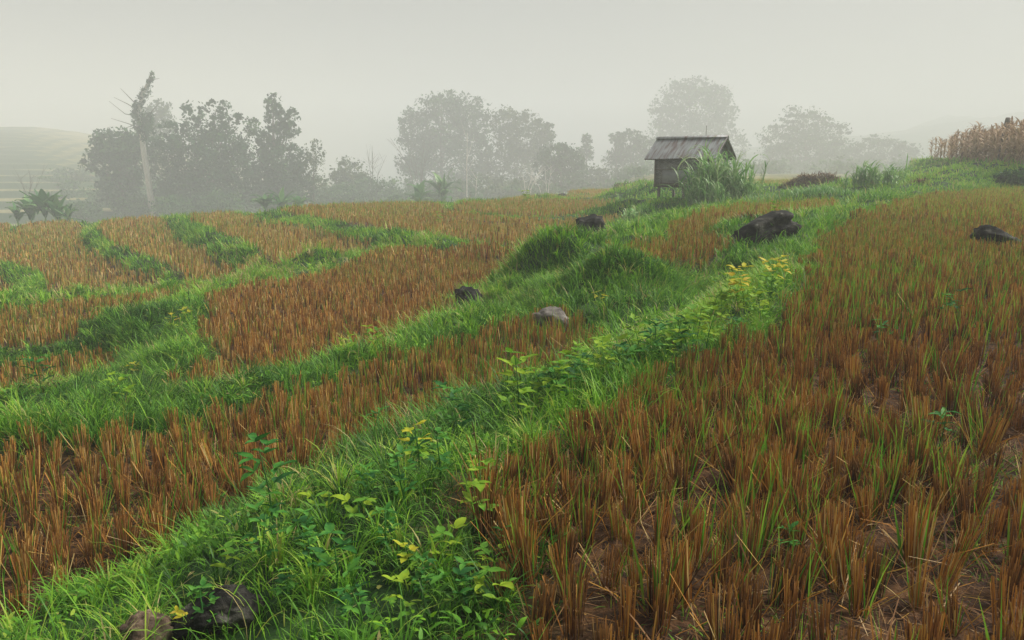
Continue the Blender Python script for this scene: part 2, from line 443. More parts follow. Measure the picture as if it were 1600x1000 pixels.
M['crown2'] = leaf_mat('pale_tree_leaf', [(0, (0.02, 0.05, 0.015)), (0.5, (0.06, 0.12, 0.03)), (1, (0.15, 0.2, 0.05))], trans=0.2, rough=0.6, spec=0.2)
M['bush'] = leaf_mat('bush_leaf', [(0, (0.015, 0.06, 0.018)), (0.5, (0.05, 0.15, 0.035)), (1, (0.14, 0.28, 0.06))], trans=0.2, rough=0.6, spec=0.2)
M['banana'] = leaf_mat('banana_leaf', [(0, (0.03, 0.13, 0.03)), (0.5, (0.09, 0.27, 0.06)), (1, (0.24, 0.42, 0.13))], trans=0.3, rough=0.45)
M['corn'] = leaf_mat('dry_corn', [(0, (0.24, 0.15, 0.09)), (0.5, (0.48, 0.33, 0.20)), (1, (0.64, 0.49, 0.32))], trans=0.2, rough=0.7, spec=0.2)
M['bark'] = noise_mat('bark', [(0.3, (0.05, 0.04, 0.03)), (0.7, (0.16, 0.13, 0.10))], 6, stretch=(3, 3, 0.6))
M['palebark'] = noise_mat('pale_dead_wood', [(0.3, (0.38, 0.33, 0.27)), (0.5, (0.65, 0.6, 0.52)), (0.75, (0.8, 0.77, 0.7))], 4, stretch=(4, 4, 0.4))
M['rock'] = noise_mat('dark_rock', [(0.3, (0.006, 0.0055, 0.005)), (0.5, (0.02, 0.019, 0.016)), (0.58, (0.05, 0.047, 0.038)), (0.66, (0.11, 0.105, 0.085)), (0.7, (0.3, 0.3, 0.26))], 6, 12, 0.8, 1.0, dist=0.06, spec=0.15)
M['greyrock'] = noise_mat('grey_rock', [(0.3, (0.05, 0.042, 0.036)), (0.5, (0.17, 0.15, 0.13)), (0.7, (0.36, 0.33, 0.29))], 6, 10, 0.8, 0.9, dist=0.05)
M['brownrock'] = noise_mat('brown_rock', [(0.3, (0.03, 0.022, 0.016)), (0.5, (0.13, 0.085, 0.055)), (0.66, (0.34, 0.25, 0.17)), (0.8, (0.5, 0.42, 0.33))], 9, 10, 0.8, 0.9, dist=0.04)
M['whiterock'] = noise_mat('pale_stone', [(0.3, (0.25, 0.24, 0.21)), (0.7, (0.6, 0.58, 0.53))], 4)
M['wood'] = noise_mat('weathered_timber', [(0.3, (0.09, 0.075, 0.06)), (0.7, (0.25, 0.215, 0.18))], 6, stretch=(5, 5, 0.5), dist=0.01)

# ------------------------------------------------------------------ ground sheet
def ground_mat():
    m, n, out = new_mat('ground')
    L = n.links
    tc = n.nodes.new('ShaderNodeTexCoord')
    def nz(scale, detail=8):
        q = n.nodes.new('ShaderNodeTexNoise'); q.inputs['Scale'].default_value = scale; q.inputs['Detail'].default_value = detail
        L.new(tc.outputs['Object'], q.inputs['Vector']); return q.outputs['Fac']
    soil = ramp(n, [(0.3, (0.022, 0.012, 0.007)), (0.5, (0.06, 0.03, 0.014)), (0.62, (0.13, 0.065, 0.026)), (0.75, (0.2, 0.11, 0.05))]); L.new(nz(14), soil.inputs[0])
    turf = ramp(n, [(0.3, (0.012, 0.03, 0.008)), (0.5, (0.025, 0.065, 0.014)), (0.7, (0.05, 0.11, 0.022))]); L.new(nz(5), turf.inputs[0])
    pale = ramp(n, [(0.3, (0.22, 0.2, 0.07)), (0.7, (0.4, 0.34, 0.15))]); L.new(nz(1.2), pale.inputs[0])
    fa = n.nodes.new('ShaderNodeMixRGB'); L.new(attr(n, 'field'), fa.inputs[0]); L.new(turf.outputs[0], fa.inputs[1]); L.new(soil.outputs[0], fa.inputs[2])
    fb = n.nodes.new('ShaderNodeMixRGB'); L.new(attr(n, 'pale'), fb.inputs[0]); L.new(fa.outputs[0], fb.inputs[1]); L.new(pale.outputs[0], fb.inputs[2])
    b = n.nodes.new('ShaderNodeBsdfPrincipled'); b.inputs['Roughness'].default_value = 0.9; b.inputs['Specular IOR Level'].default_value = 0.2
    L.new(fb.outputs[0], b.inputs['Base Color'])
    bp = n.nodes.new('ShaderNodeBump'); bp.inputs['Strength'].default_value = 0.7; bp.inputs['Distance'].default_value = 0.03
    L.new(nz(30), bp.inputs['Height']); L.new(bp.outputs[0], b.inputs['Normal'])
    L.new(b.outputs[0], out.inputs[0])
    return m
def axis(segs):
    v = [segs[0][0]]
    for a, b, s0, s1 in segs:
        x = a; s = s0
        while x < b - 1e-6:
            f = (x - a) / (b - a); x = min(x + s0 + (s1 - s0) * f, b); v.append(x)
    return np.array(v)
xs = axis([(-800, -60, 25, 2.0), (-60, -20, 1.0, 0.3), (-20, -6, 0.3, 0.12), (-6, 9, 0.1, 0.1), (9, 25, 0.12, 0.3), (25, 60, 0.4, 1.5), (60, 800, 2.0, 25)])
ys = axis([(-40, 0, 4, 1), (0, 1.5, 0.3, 0.2), (1.5, 18, 0.08, 0.14), (18, 60, 0.15, 0.35), (60, 420, 0.7, 1.5), (420, 900, 2, 20)])
XX, YY = np.meshgrid(xs, ys)
ZZ = height(XX, YY)
nxs, nys = len(xs), len(ys)
ii = (np.arange(nys - 1)[:, None] * nxs + np.arange(nxs - 1)[None, :]).ravel()
fld = bil(FIELD, XX, YY) * (XX > X0) * (XX < X1) * (YY < Y1)
tt = np.where((XX > X0) & (XX < X1) & (YY < Y1) & (YY > 0), tid(XX, YY), -1)
PALE = [names.index(q) for q in ('C4', 'C5', 'C6')]
hl = hill_left(XX, YY)
qf = hl / HILL_STEP - np.floor(hl / HILL_STEP)
pale = np.where(np.isin(tt, PALE), 0.9, 0.0)
pale = np.maximum(pale, (hl > 0.3) * (1 - sstep(0.6, 0.75, qf)) * 0.9 * (1 - sstep(520, 640, YY)))  # straw terrace flats; far hill also coloured pale to imitate haze
pale = np.maximum(pale, 0.75 * sstep(-8, 4, XX) * sstep(50, 56, YY) * (1 - sstep(170, 230, YY)) * (0.3 + 0.7 * (vnoise(XX * 0.3, YY, 5) > 0.45)))
gnd = make_mesh('ground', np.stack([XX, YY, ZZ], 2), np.stack([ii, ii + 1, ii + 1 + nxs, ii + nxs], 1), None,
                {'field': fld, 'pale': pale}, ground_mat(), True)
tag(gnd, kind='structure')

# ------------------------------------------------------------------ grass on the banks (uncountable)
def sample_green(n_try, dmin, dmax):
    y = np.sqrt(rng.random(n_try) * (dmax ** 2 - dmin ** 2) + dmin ** 2)
    x = (rng.random(n_try) * 2 - 1) * (y * 0.66 + 1.6)
    hutd = np.hypot(x - HUT.x - 0.7, y - HUT.y - 0.6)
    m = (hutd > 2.9) & (bil(FIELD, x, y) < 0.5 + 0.9 * (rng.random(n_try) - 0.5) ** 3 * 4) & (x > X0 + 1) & (x < X1 - 1)
    return x[m], y[m]
def bank_grass():
    parts = []
    for (d0, d1, dens, wid, ln, k) in [(1.7, 4.5, 6000, 0.0048, 0.13, 4), (4.5, 8, 3400, 0.0066, 0.16, 3), (8, 14, 2600, 0.010, 0.17, 3), (14, 24, 800, 0.017, 0.19, 2), (24, 40, 300, 0.032, 0.19, 2), (40, 66, 80, 0.05, 0.22, 2)]:
        area = (d1 ** 2 - d0 ** 2) * 0.66 + 3.2 * (d1 - d0)
        x, y = sample_green(int(area * dens), d0, d1)
        # tufts: pull blades towards tuft centres
        tuft = vnoise(x, y, 0.16 * max(1, d0 / 5)); patch = vnoise(x + 30, y, 1.4)
        steep = np.hypot(height(x + 0.1, y) - height(x - 0.1, y), height(x, y + 0.1) - height(x, y - 0.1)) / 0.2
        keep = rng.random(len(x)) < 0.7 * sstep(0.35, 0.8, steep) + 0.15 + 0.85 * sstep(0.3, 0.6, tuft) * (0.5 + 0.5 * sstep(0.25, 0.6, patch))
        x, y, tuft, patch = x[keep], y[keep], tuft[keep], patch[keep]
        N = len(x)
        z = height(x, y) - 0.01
        gxh = (height(x + 0.08, y) - height(x - 0.08, y)) / 0.16; gyh = (height(x, y + 0.08) - height(x, y - 0.08)) / 0.16
        az = rng.random(N) * 6.283
        slope = np.hypot(gxh, gyh)
        dn = np.arctan2(-gyh, -gxh) + rng.normal(0, 0.8, N)
        az = np.where(rng.random(N) < np.clip(slope * 1.2, 0, 0.75), dn, az)
        L = ln * (0.45 + 1.0 * rng.random(N)) * (0.45 + 1.0 * patch) * (0.7 + 0.6 * tuft)
        L = L * (1 - 0.42 * (x < -1.0) * sstep(10, 14, y) * (y < 24))
        # crest strip of fresh upright growth
        u_like = vnoise(x + 9, y + 5, 2.6)
        vary = np.clip(0.16 + 0.7 * (u_like - 0.25) + 0.25 * (vnoise(x + 44, y, 0.45) - 0.5) + rng.normal(0, 0.2, N) + 0.10 * patch, 0, 1)
        crest = np.exp(-((x - (0.2 + (y - 4) * 0.46)) / 0.55) ** 2) * (y > 3.6) * (y < 11)
        vary = np.clip(vary + (0.28 + 0.3 * (vnoise(x + 21, y, 0.35) - 0.4)) * crest - 0.08 * (y < 4.5) + 0.16 * sstep(9, 20, y) + 0.12 * (x > -1.5) * (x < 4) * sstep(9, 11, y) * (y < 17), 0, 1)  # last term: mound grass coloured lighter to offset its shading
        L = L * (1 + 0.4 * crest * (vnoise(x + 3, y, 0.5) > 0.4) - 0.15 * crest)
        vary = np.minimum(vary, 0.84)
        vary = np.where(rng.random(N) < 0.04, 0.85 + 0.15 * rng.random(N), vary)
        lean = np.abs(rng.normal(0.35, 0.25, N)) * (1 - 0.1 * crest)
        droop = np.abs(rng.normal(1.25, 0.6, N)) * (1 - 0.15 * crest)
        W = wid * (0.6 + 0.8 * rng.random(N))
        parts.append(blades(np.stack([x, y, z], 1), az, L, lean, droop, W, k, vary, rng.normal(0, 0.5, N)))
        if d1 < 25:                                                             # separate tufts: blades fanning from one root
            nb = 26 if d1 < 9 else 16
            c = rng.random(N) < (0.012 if d1 < 9 else 0.018)
            tx, ty, nt_ = x[c], y[c], int(c.sum()); big = np.repeat(0.7 + 0.9 * rng.random(nt_), nb)
            a2 = rng.random(nt_ * nb) * 6.283; rr = 0.02 * max(1, d0 / 5) * np.sqrt(rng.random(nt_ * nb))
            bx = np.repeat(tx, nb) + np.cos(a2) * rr; by = np.repeat(ty, nb) + np.sin(a2) * rr
            parts.append(blades(np.stack([bx, by, np.repeat(z[c], nb)], 1), a2 + rng.normal(0, 0.4, nt_ * nb), ln * 1.25 * big * (0.6 + 0.6 * rng.random(nt_ * nb)),
                                np.abs(rng.normal(0.3, 0.22, nt_ * nb)), np.abs(rng.normal(1.6, 0.5, nt_ * nb)), wid * 1.25 * (0.6 + 0.7 * rng.random(nt_ * nb)), k + 1,
                                np.clip(np.repeat(vary[c] + rng.normal(0.05, 0.2, nt_), nb) + rng.normal(0, 0.1, nt_ * nb), 0, 1), rng.normal(0, 0.3, nt_ * nb), 0.05))
        m = rng.random(N) < 0.10 * sstep(0.35, 0.7, vnoise(x, y + 60, 0.8))      # long arching stems over the mat
        n2 = int(m.sum())
        parts.append(blades(np.stack([x, y, z], 1)[m], az[m] + rng.normal(0, 0.4, n2), ln * (1.6 + 1.3 * rng.random(n2)), np.abs(rng.normal(0.3, 0.2, n2)), np.abs(rng.normal(1.5, 0.5, n2)), W[m] * 0.9, k + 1, np.clip(vary[m] + 0.15, 0, 1), rng.normal(0, 0.5, n2), 0.05))
        if d1 < 25:                                                             # small leafy sprigs in patches
            m = rng.random(N) < 0.3 * sstep(0.42, 0.7, vnoise(x + 80, y, 0.6))
            n2 = int(m.sum()); p3 = np.stack([x, y, z], 1)[m]; p3[:, 2] += ln * (0.15 + 0.7 * rng.random(n2))
            parts.append(blades(p3, rng.random(n2) * 6.283, ln * (0.22 + 0.22 * rng.random(n2)), np.abs(rng.normal(1.1, 0.3, n2)), np.abs(rng.normal(0.6, 0.4, n2)), ln * (0.09 + 0.09 * rng.random(n2)), 3, np.clip(vary[m] + 0.05, 0, 1), rng.normal(0, 0.6, n2), 0.05, 0.4))
    return ribbon_obj('bank_grass', parts, M['grass'])
tag(bank_grass(), 'dewy green grass matted over the terrace banks and bunds', 'grass', kind='stuff')

# ------------------------------------------------------------------ rice stubble
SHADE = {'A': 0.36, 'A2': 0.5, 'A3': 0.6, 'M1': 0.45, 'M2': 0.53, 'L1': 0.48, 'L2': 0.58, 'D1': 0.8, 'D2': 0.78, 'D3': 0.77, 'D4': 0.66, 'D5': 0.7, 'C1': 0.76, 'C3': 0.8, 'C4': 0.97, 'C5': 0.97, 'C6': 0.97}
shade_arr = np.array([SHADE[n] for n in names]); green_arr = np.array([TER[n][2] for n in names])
def clump_parts(cx, cy, cz, sc, ns, wid, k, shade, loose=0.15):
    """all stalks of many clumps at once"""
    N = len(cx)
    rep = lambda a: np.repeat(a, ns)
    th = rng.random(N * ns) * 6.283; r = np.sqrt(rng.random(N * ns))
    s = rep(sc)
    bx = rep(cx) + np.cos(th) * r * 0.034 * s; by = rep(cy) + np.sin(th) * r * 0.034 * s
    lo = rng.random(N * ns) < loose
    L = s * np.where(lo, 0.10 + 0.22 * rng.random(N * ns), 0.25 - 0.15 * rng.random(N * ns) ** 2)
    az = th + rng.normal(0, 0.7, N * ns)
    ca = np.repeat(rng.random(N) * 6.283, ns); cl = np.repeat(np.abs(rng.normal(0, 0.1, N)), ns)
    lean = np.where(lo, np.abs(rng.normal(0.55, 0.3, N * ns)), 0.01 + 0.035 * r + np.abs(rng.normal(0, 0.04, N * ns)))
    vx = np.sin(lean) * np.cos(az) + cl * np.cos(ca); vy = np.sin(lean) * np.sin(az) + cl * np.sin(ca)
    az2 = np.arctan2(vy, vx); lean2 = np.arcsin(np.clip(np.hypot(vx, vy), 0, 0.97))
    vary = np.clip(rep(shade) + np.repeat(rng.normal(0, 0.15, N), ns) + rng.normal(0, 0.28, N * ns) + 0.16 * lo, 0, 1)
    W = wid * (0.7 + 0.6 * rng.random(N * ns))
    return blades(np.stack([bx, by, rep(cz) - 0.01], 1), az2, L, lean2, np.where(lo, rng.normal(0.5, 0.5, N * ns), 0.02), W, k, vary, rng.random(N * ns) * 3.14, 0.8)
def shoot_parts(cx, cy, cz, sc, ns, wid, k):
    N = len(cx)
    rep = lambda a: np.repeat(a, ns)
    th = rng.random(N * ns) * 6.283; r = 0.05 * np.sqrt(rng.random(N * ns)) * rep(sc)
    L = rep(sc) * (0.17 + 0.24 * rng.random(N * ns))
    return blades(np.stack([rep(cx) + np.cos(th) * r, rep(cy) + np.sin(th) * r, rep(cz)], 1), th + rng.normal(0, 0.6, N * ns), L,
                  np.abs(rng.normal(0.1, 0.09, N * ns)), np.abs(rng.normal(0.15, 0.25, N * ns)), wid * (0.7 + 0.6 * rng.random(N * ns)), k,
                  np.clip(rng.normal(0.45, 0.25, N * ns) + np.repeat(0.3 * sstep(10, 25, cy), ns), 0, 1), rng.random(N * ns) * 3.14, 0.1, 0.3)
CL = []
for i, n in enumerate(names):
    P = np.argwhere(TID == i)
    if not len(P): continue
    x0, x1 = gx[P[:, 1].min()], gx[P[:, 1].max()]; y0, y1 = gy[P[:, 0].min()], gy[P[:, 0].max()]
    far = (y0 > 17)
    sx, sy = (0.14, 0.128) if n == 'A' else (0.155, 0.142) if not far else (0.31, 0.25)
    a = R(TER[n][1]); ca, sa = math.cos(a), math.sin(a)
    cxm, cym = (x0 + x1) / 2, (y0 + y1) / 2; rad = math.hypot(x1 - x0, y1 - y0) / 2
    uu, vv = np.meshgrid(np.arange(-rad, rad, sx), np.arange(-rad, rad, sy))
    uu = uu + rng.normal(0, 0.022, uu.shape) + 0.10 * (vnoise(uu, vv, 2.5) - 0.5); vv = vv + rng.normal(0, 0.03, vv.shape)
    x = (cxm + uu * ca - vv * sa).ravel(); y = (cym + uu * sa + vv * ca).ravel()
    m = in_view(x, y) & (y > 1.9) & (x > X0) & (x < X1) & (y < Y1)
    x, y = x[m], y[m]
    m = (tid(x, y) == i) & (bil(FIELD, x, y) > 0.4 + 0.35 * rng.random(len(x)))
    m &= rng.random(len(x)) > (0.05 if n == 'A' else 0.03) + 0.3 * sstep(0.66, 0.85, vnoise(x + 13, y, 1.7))
    x, y = x[m], y[m]
    CL.append(np.stack([x, y, np.full(len(x), i)], 1))
CL = np.concatenate(CL)
dist = np.hypot(CL[:, 0], CL[:, 1])
vis = (np.abs(CL[:, 0]) < CL[:, 1] * 0.635) & (CL[:, 1] > np.where(CL[:, 2] == names.index('A'), 2.55, 3.55))
order = np.argsort(np.where(vis, dist, 1e9))[:300]
# prototypes: clump of stalks with regrowth as its part
def proto(dark, shoots):
    z1 = np.zeros(1)
    st = clump_parts(z1, z1, z1, np.ones(1), 64, 0.0046, 2, np.full(1, dark), 0.2)
    o = ribbon_obj('rice_stubble', [st], M['straw'])
    if shoots:
        s = ribbon_obj('regrowth', [shoot_parts(z1, z1, z1, np.ones(1), shoots, 0.0075, 3)], M['shoot'], o)
    return o
protos = {'A': [proto(0.28 + 0.03 * (k % 5), [3, 6, 9, 4, 1, 11, 5, 8, 2, 6, 10, 3][k]) for k in range(12)],
          'M1': [proto(0.40 + 0.04 * (k % 4), [2, 4, 3, 6, 0, 3, 5, 2][k]) for k in range(8)]}
used = {'A': 0, 'M1': 0}
LAB = {'A': ('clump of dark brown cut rice stubble in the close rows right of the bank', 'stubble clumps of the close right field'),
       'M1': ('clump of rusty cut rice stubble in the strip field left of the bank', 'stubble clumps of the lower strip field')}
taken = np.zeros(len(CL), bool)
for j in order:
    x, y, i = CL[j]
    n = names[int(i)]
    if n not in protos or not vis[j]: continue
    taken[j] = True
    pr = protos[n]; q = used[n]; used[n] += 1
    o = pr[q] if q < len(pr) else copy_tree(pr[q % len(pr)])
    o.location = (x, y, gz(x, y)); o.rotation_euler = (random.gauss(0, 0.09), random.gauss(0, 0.09), random.random() * 6.28)
    s = random.choice((0.75, 0.9, 1.0, 1.05, 1.15)) * random.uniform(0.9, 1.1) * 0.92; o.scale = (s * random.uniform(0.9, 1.15), s * random.uniform(0.9, 1.15), s)
    tag(o, LAB[n][0], 'stubble clump', LAB[n][1])
rest = CL[~taken]; dr = dist[~taken]
parts, sparts = [], []
for d0, d1, ns, wid, k, nsh, wsh in [(0, 7, 46, 0.0052, 1, 5, 0.008), (7, 12, 26, 0.008, 1, 4, 0.011), (12, 20, 14, 0.013, 1, 4, 0.015), (20, 34, 8, 0.025, 1, 3, 0.024), (34, 95, 5, 0.045, 1, 3, 0.04)]:
    m = (dr >= d0) & (dr < d1)
    q = rest[m]
    if not len(q): continue
    ti = q[:, 2].astype(int)
    sc = (0.65 + 0.5 * rng.random(len(q))) * (0.95 if d0 < 20 else 1.25)
    z = height(q[:, 0], q[:, 1])
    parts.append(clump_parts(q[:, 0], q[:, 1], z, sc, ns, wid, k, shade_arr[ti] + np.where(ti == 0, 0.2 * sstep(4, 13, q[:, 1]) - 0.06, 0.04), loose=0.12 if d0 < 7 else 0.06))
    g = (green_arr[ti] * np.where(ti == names.index('M2'), 0.5, 1) + np.where(ti == names.index('M2'), 0.2, 0.9) * sstep(6, 13, q[:, 1])) * (0.35 + 1.1 * sstep(0.3, 0.7, vnoise(q[:, 0], q[:, 1] + 40, 3.0)))
    s = rng.random(len(q)) < g * 1.3
    if s.any(): sparts.append(shoot_parts(q[s, 0], q[s, 1], z[s], sc[s], nsh, wsh, 2 if d0 < 12 else 1))
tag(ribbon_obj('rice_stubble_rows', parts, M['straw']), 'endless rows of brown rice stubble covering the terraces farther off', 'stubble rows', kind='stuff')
tag(ribbon_obj('rice_regrowth', sparts, M['shoot']), 'thin green rice shoots regrowing among the farther stubble rows', 'rice shoots', kind='stuff')
# fallen straw and tiny weeds between the clumps
def scatter_field(d0, d1, dens):
    n = int(((d1 ** 2 - d0 ** 2) * 0.66 + 3.2 * (d1 - d0)) * dens)
    y = np.sqrt(rng.random(n) * (d1 ** 2 - d0 ** 2) + d0 ** 2); x = (rng.random(n) * 2 - 1) * (y * 0.66 + 1.6)
    m = bil(FIELD, x, y) > 0.5
    return x[m], y[m]
parts = []
for d0, d1, dens, wid, ln in [(1.9, 5, 1500, 0.0036, 0.12), (1.9, 5, 160, 0.0055, 0.3), (5, 10, 420, 0.006, 0.17), (10, 20, 40, 0.012, 0.25)]:
    x, y = scatter_field(d0, d1, dens); N = len(x)
    z = height(x, y) + 0.005 + 0.05 * rng.random(N) ** 3
    parts.append(blades(np.stack([x, y, z], 1), rng.random(N) * 6.283, ln * (0.3 + 1.1 * rng.random(N) ** 1.6), np.clip(rng.normal(1.4, 0.22, N), 0.5, 1.62), rng.normal(0.05, 0.12, N), wid * (0.6 + 0.7 * rng.random(N)), 2, np.clip(rng.normal(0.4, 0.28, N), 0, 1), rng.random(N) * 3, 0.7))
tag(ribbon_obj('straw_litter', parts, M['litter']), 'broken tan straw lying criss-cross on the dark soil', 'straw', kind='stuff')
parts = []
for d0, d1, dens, wid, ln in [(1.9, 5, 1600, 0.006, 0.045), (5, 10, 420, 0.009, 0.06), (10, 20, 60, 0.016, 0.10)]:
    x, y = scatter_field(d0, d1, dens)
    m = rng.random(len(x)) < sstep(0.42, 0.75, vnoise(x + 3, y + 8, 0.5)); x, y = x[m], y[m]; N = len(x)
    parts.append(blades(np.stack([x, y, height(x, y)], 1), rng.random(N) * 6.283, ln * (0.4 + rng.random(N)), np.abs(rng.normal(0.8, 0.35, N)), rng.normal(0.6, 0.4, N), wid * (0.6 + 0.8 * rng.random(N)), 2, np.clip(rng.normal(0.5, 0.25, N), 0, 1), rng.random(N) * 3))
tag(ribbon_obj('field_weeds', parts, M['grass']), 'low green weeds sprouting between the stubble clumps', 'weeds', kind='stuff')

# ------------------------------------------------------------------ rocks
import bmesh
def rock(name, label, p, size, mat, rz=0.0, seed=0, tilt=(0, 0), sink=0.25, cuts=7, sub=4):
    bm = bmesh.new(); bmesh.ops.create_icosphere(bm, subdivisions=sub, radius=1.0)
    r = random.Random(seed)
    pl = []
    for _ in range(cuts):
        d = Vector((r.gauss(0, 1), r.gauss(0, 1), r.gauss(0, 0.7))).normalized(); pl.append((d, r.uniform(0.55, 0.85)))
    off = Vector((seed * 3.1, seed * 1.7, 0))
    for v in bm.verts:
        c = v.co.copy()
        for d, h in pl:
            k = c.dot(d) - h
            if k > 0: c -= d * k * 0.92
        c *= 1 + 0.24 * mnoise.fractal(c * 1.6 + off, 1.0, 2.0, 5) + 0.09 * mnoise.fractal(c * 7 + off, 0.8, 2.0, 4)
        v.co = Vector((c.x * size[0], c.y * size[1], c.z * size[2]))
    me = bpy.data.meshes.new(name); bm.to_mesh(me); bm.free()
    for q in me.polygons: q.use_smooth = True
    me.materials.append(mat)
    o = bpy.data.objects.new(name, me); col.objects.link(o)
    o.location = (p[0], p[1], p[2] + size[2] * (1 - 2 * sink) * 0.75); o.rotation_euler = (tilt[0], tilt[1], rz)
    return tag(o, label, 'rock')
def hpt(u, v): p = hit(u, v); return (p.x, p.y, p.z)
def gpt(u, v, Y): p = at(u, v, Y); return (p.x, p.y, gz(p.x, p.y))
rock('rock', 'large dark slanted boulder on the grass strip right of the hut', hpt(1193, 378), (0.68, 0.5, 0.30), M['rock'], 0.35, 3, (0, -0.34), 0.08)
rock('rock', 'squat dark boulder in the stubble left of the grassy mound by the hut', gpt(925, 371, 19.6), (0.44, 0.38, 0.32), M['rock'], 0.2, 5, (0, 0), 0.0)
rock('rock', 'low dark rock in stubble at the far right of the upper field', hpt(1552, 390), (0.40, 0.34, 0.24), M['rock'], -0.2, 8, (0, 0.2), 0.0)
rock('rock', 'dark rock end at the tip of the grassy ridge in the middle field', hpt(733, 488), (0.32, 0.3, 0.24), M['rock'], 0.4, 12, (0, 0.1), 0.0)
rock('rock', 'pale grey cracked rock below the big grassy mound', hpt(862, 514), (0.27, 0.26, 0.19), M['greyrock'], 0.7, 15, (0.2, 0.15), 0.2)
rock('rock', 'black lichen spotted rock half buried in the grassy bank', hpt(345, 975), (0.15, 0.12, 0.11), M['rock'], 0.3, 21, (0, 0), 0.3, sub=5)
rock('rock', 'brown mottled rock poking out at the bottom edge of the bank', hpt(232, 1018), (0.10, 0.10, 0.09), M['brownrock'], 0.9, 24, (0, 0), 0.15, sub=5)
for k, (u, v, s, lb) in enumerate([(748, 314, 0.45, 'round pale stone on the field edge beneath the thin white trunks'), (712, 314, 0.35, 'small pale stone in the dark heap left of the thin white trunks'), (800, 306, 0.8, 'largest whitish stone slab at the tree line behind the green field'),
                            (785, 312, 0.4, 'flat pale stone by the straw coloured strip of the far field'), (812, 312, 0.45, 'pale oval stone just right of the flat stone on the far strip'), (879, 304, 0.6, 'dark pointed stone on the bund between two pale far fields')]):
    rock('stone', lb, gpt(u, v, 62), (s, s * 0.8, s * 0.5), M['rock'] if k == 5 else M['whiterock'], k, 30 + k, sub=3)
o = MB(); o.box((0, 0, 0), (0.9, 0.5, 0.03), ((1, 0, 0.05), (0, 1, 0), (-0.05, 0, 1))); o.box((0.1, 0.05, 0.03), (0.7, 0.3, 0.02), ((0.97, 0.2, 0), (-0.2, 0.97, 0.06), (0, -0.06, 1)))
p = hit(33, 387); o = o.build('board', M['wood']); o.location = p + Vector((0, 0, 0.16)); tag(o, 'weathered grey boards lying on stubble of the left terrace', 'board')

# ------------------------------------------------------------------ hut on stilts
def corr_mat():
    m, n, out = new_mat('corrugated_roof'); L = n.links
    tc = n.nodes.new('ShaderNodeTexCoord')
    mp = n.nodes.new('ShaderNodeMapping'); mp.inputs['Scale'].default_value = (3.0, 0.5, 0.5); L.new(tc.outputs['Object'], mp.inputs[0])
    no = n.nodes.new('ShaderNodeTexNoise'); no.inputs['Scale'].default_value = 2.2; no.inputs['Detail'].default_value = 8; L.new(mp.outputs[0], no.inputs['Vector'])
    r = ramp(n, [(0.36, (0.36, 0.375, 0.38)), (0.5, (0.26, 0.265, 0.265)), (0.6, (0.17, 0.13, 0.115)), (0.75, (0.11, 0.06, 0.045))]); L.new(no.outputs['Fac'], r.inputs[0])
    b = n.nodes.new('ShaderNodeBsdfPrincipled'); b.inputs['Roughness'].default_value = 0.55; b.inputs['Metallic'].default_value = 0.2
    L.new(r.outputs[0], b.inputs['Base Color']); L.new(b.outputs[0], out.inputs[0]); return m
def weave_mat():
    m, n, out = new_mat('bamboo_weave'); L = n.links
    tc = n.nodes.new('ShaderNodeTexCoord')
    br = n.nodes.new('ShaderNodeTexBrick'); br.inputs['Scale'].default_value = 6.0
    br.inputs['Color1'].default_value = (0.24, 0.24, 0.235, 1); br.inputs['Color2'].default_value = (0.38, 0.38, 0.375, 1); br.inputs['Mortar'].default_value = (0.06, 0.055, 0.05, 1)
    br.inputs['Mortar Size'].default_value = 0.03; br.inputs['Brick Width'].default_value = 0.9; br.inputs['Row Height'].default_value = 0.28
    sw = n.nodes.new('ShaderNodeSeparateXYZ'); cb = n.nodes.new('ShaderNodeCombineXYZ'); L.new(tc.outputs['Object'], sw.inputs[0])
    ad = n.nodes.new('ShaderNodeMath'); L.new(sw.outputs[0], ad.inputs[0]); L.new(sw.outputs[1], ad.inputs[1])
    L.new(ad.outputs[0], cb.inputs[0]); L.new(sw.outputs[2], cb.inputs[1]); L.new(cb.outputs[0], br.inputs['Vector'])
    no = n.nodes.new('ShaderNodeTexNoise'); no.inputs['Scale'].default_value = 3; L.new(tc.outputs['Object'], no.inputs['Vector'])
    mx = n.nodes.new('ShaderNodeMixRGB'); mx.blend_type = 'MULTIPLY'; mx.inputs[0].default_value = 0.7
    r = ramp(n, [(0.3, (0.5, 0.47, 0.42)), (0.7, (1, 1, 1))]); L.new(no.outputs['Fac'], r.inputs[0])
    L.new(br.outputs[0], mx.inputs[1]); L.new(r.outputs[0], mx.inputs[2])
    b = n.nodes.new('ShaderNodeBsdfPrincipled'); b.inputs['Roughness'].default_value = 0.8
    L.new(mx.outputs[0], b.inputs['Base Color']); L.new(b.outputs[0], out.inputs[0]); return m
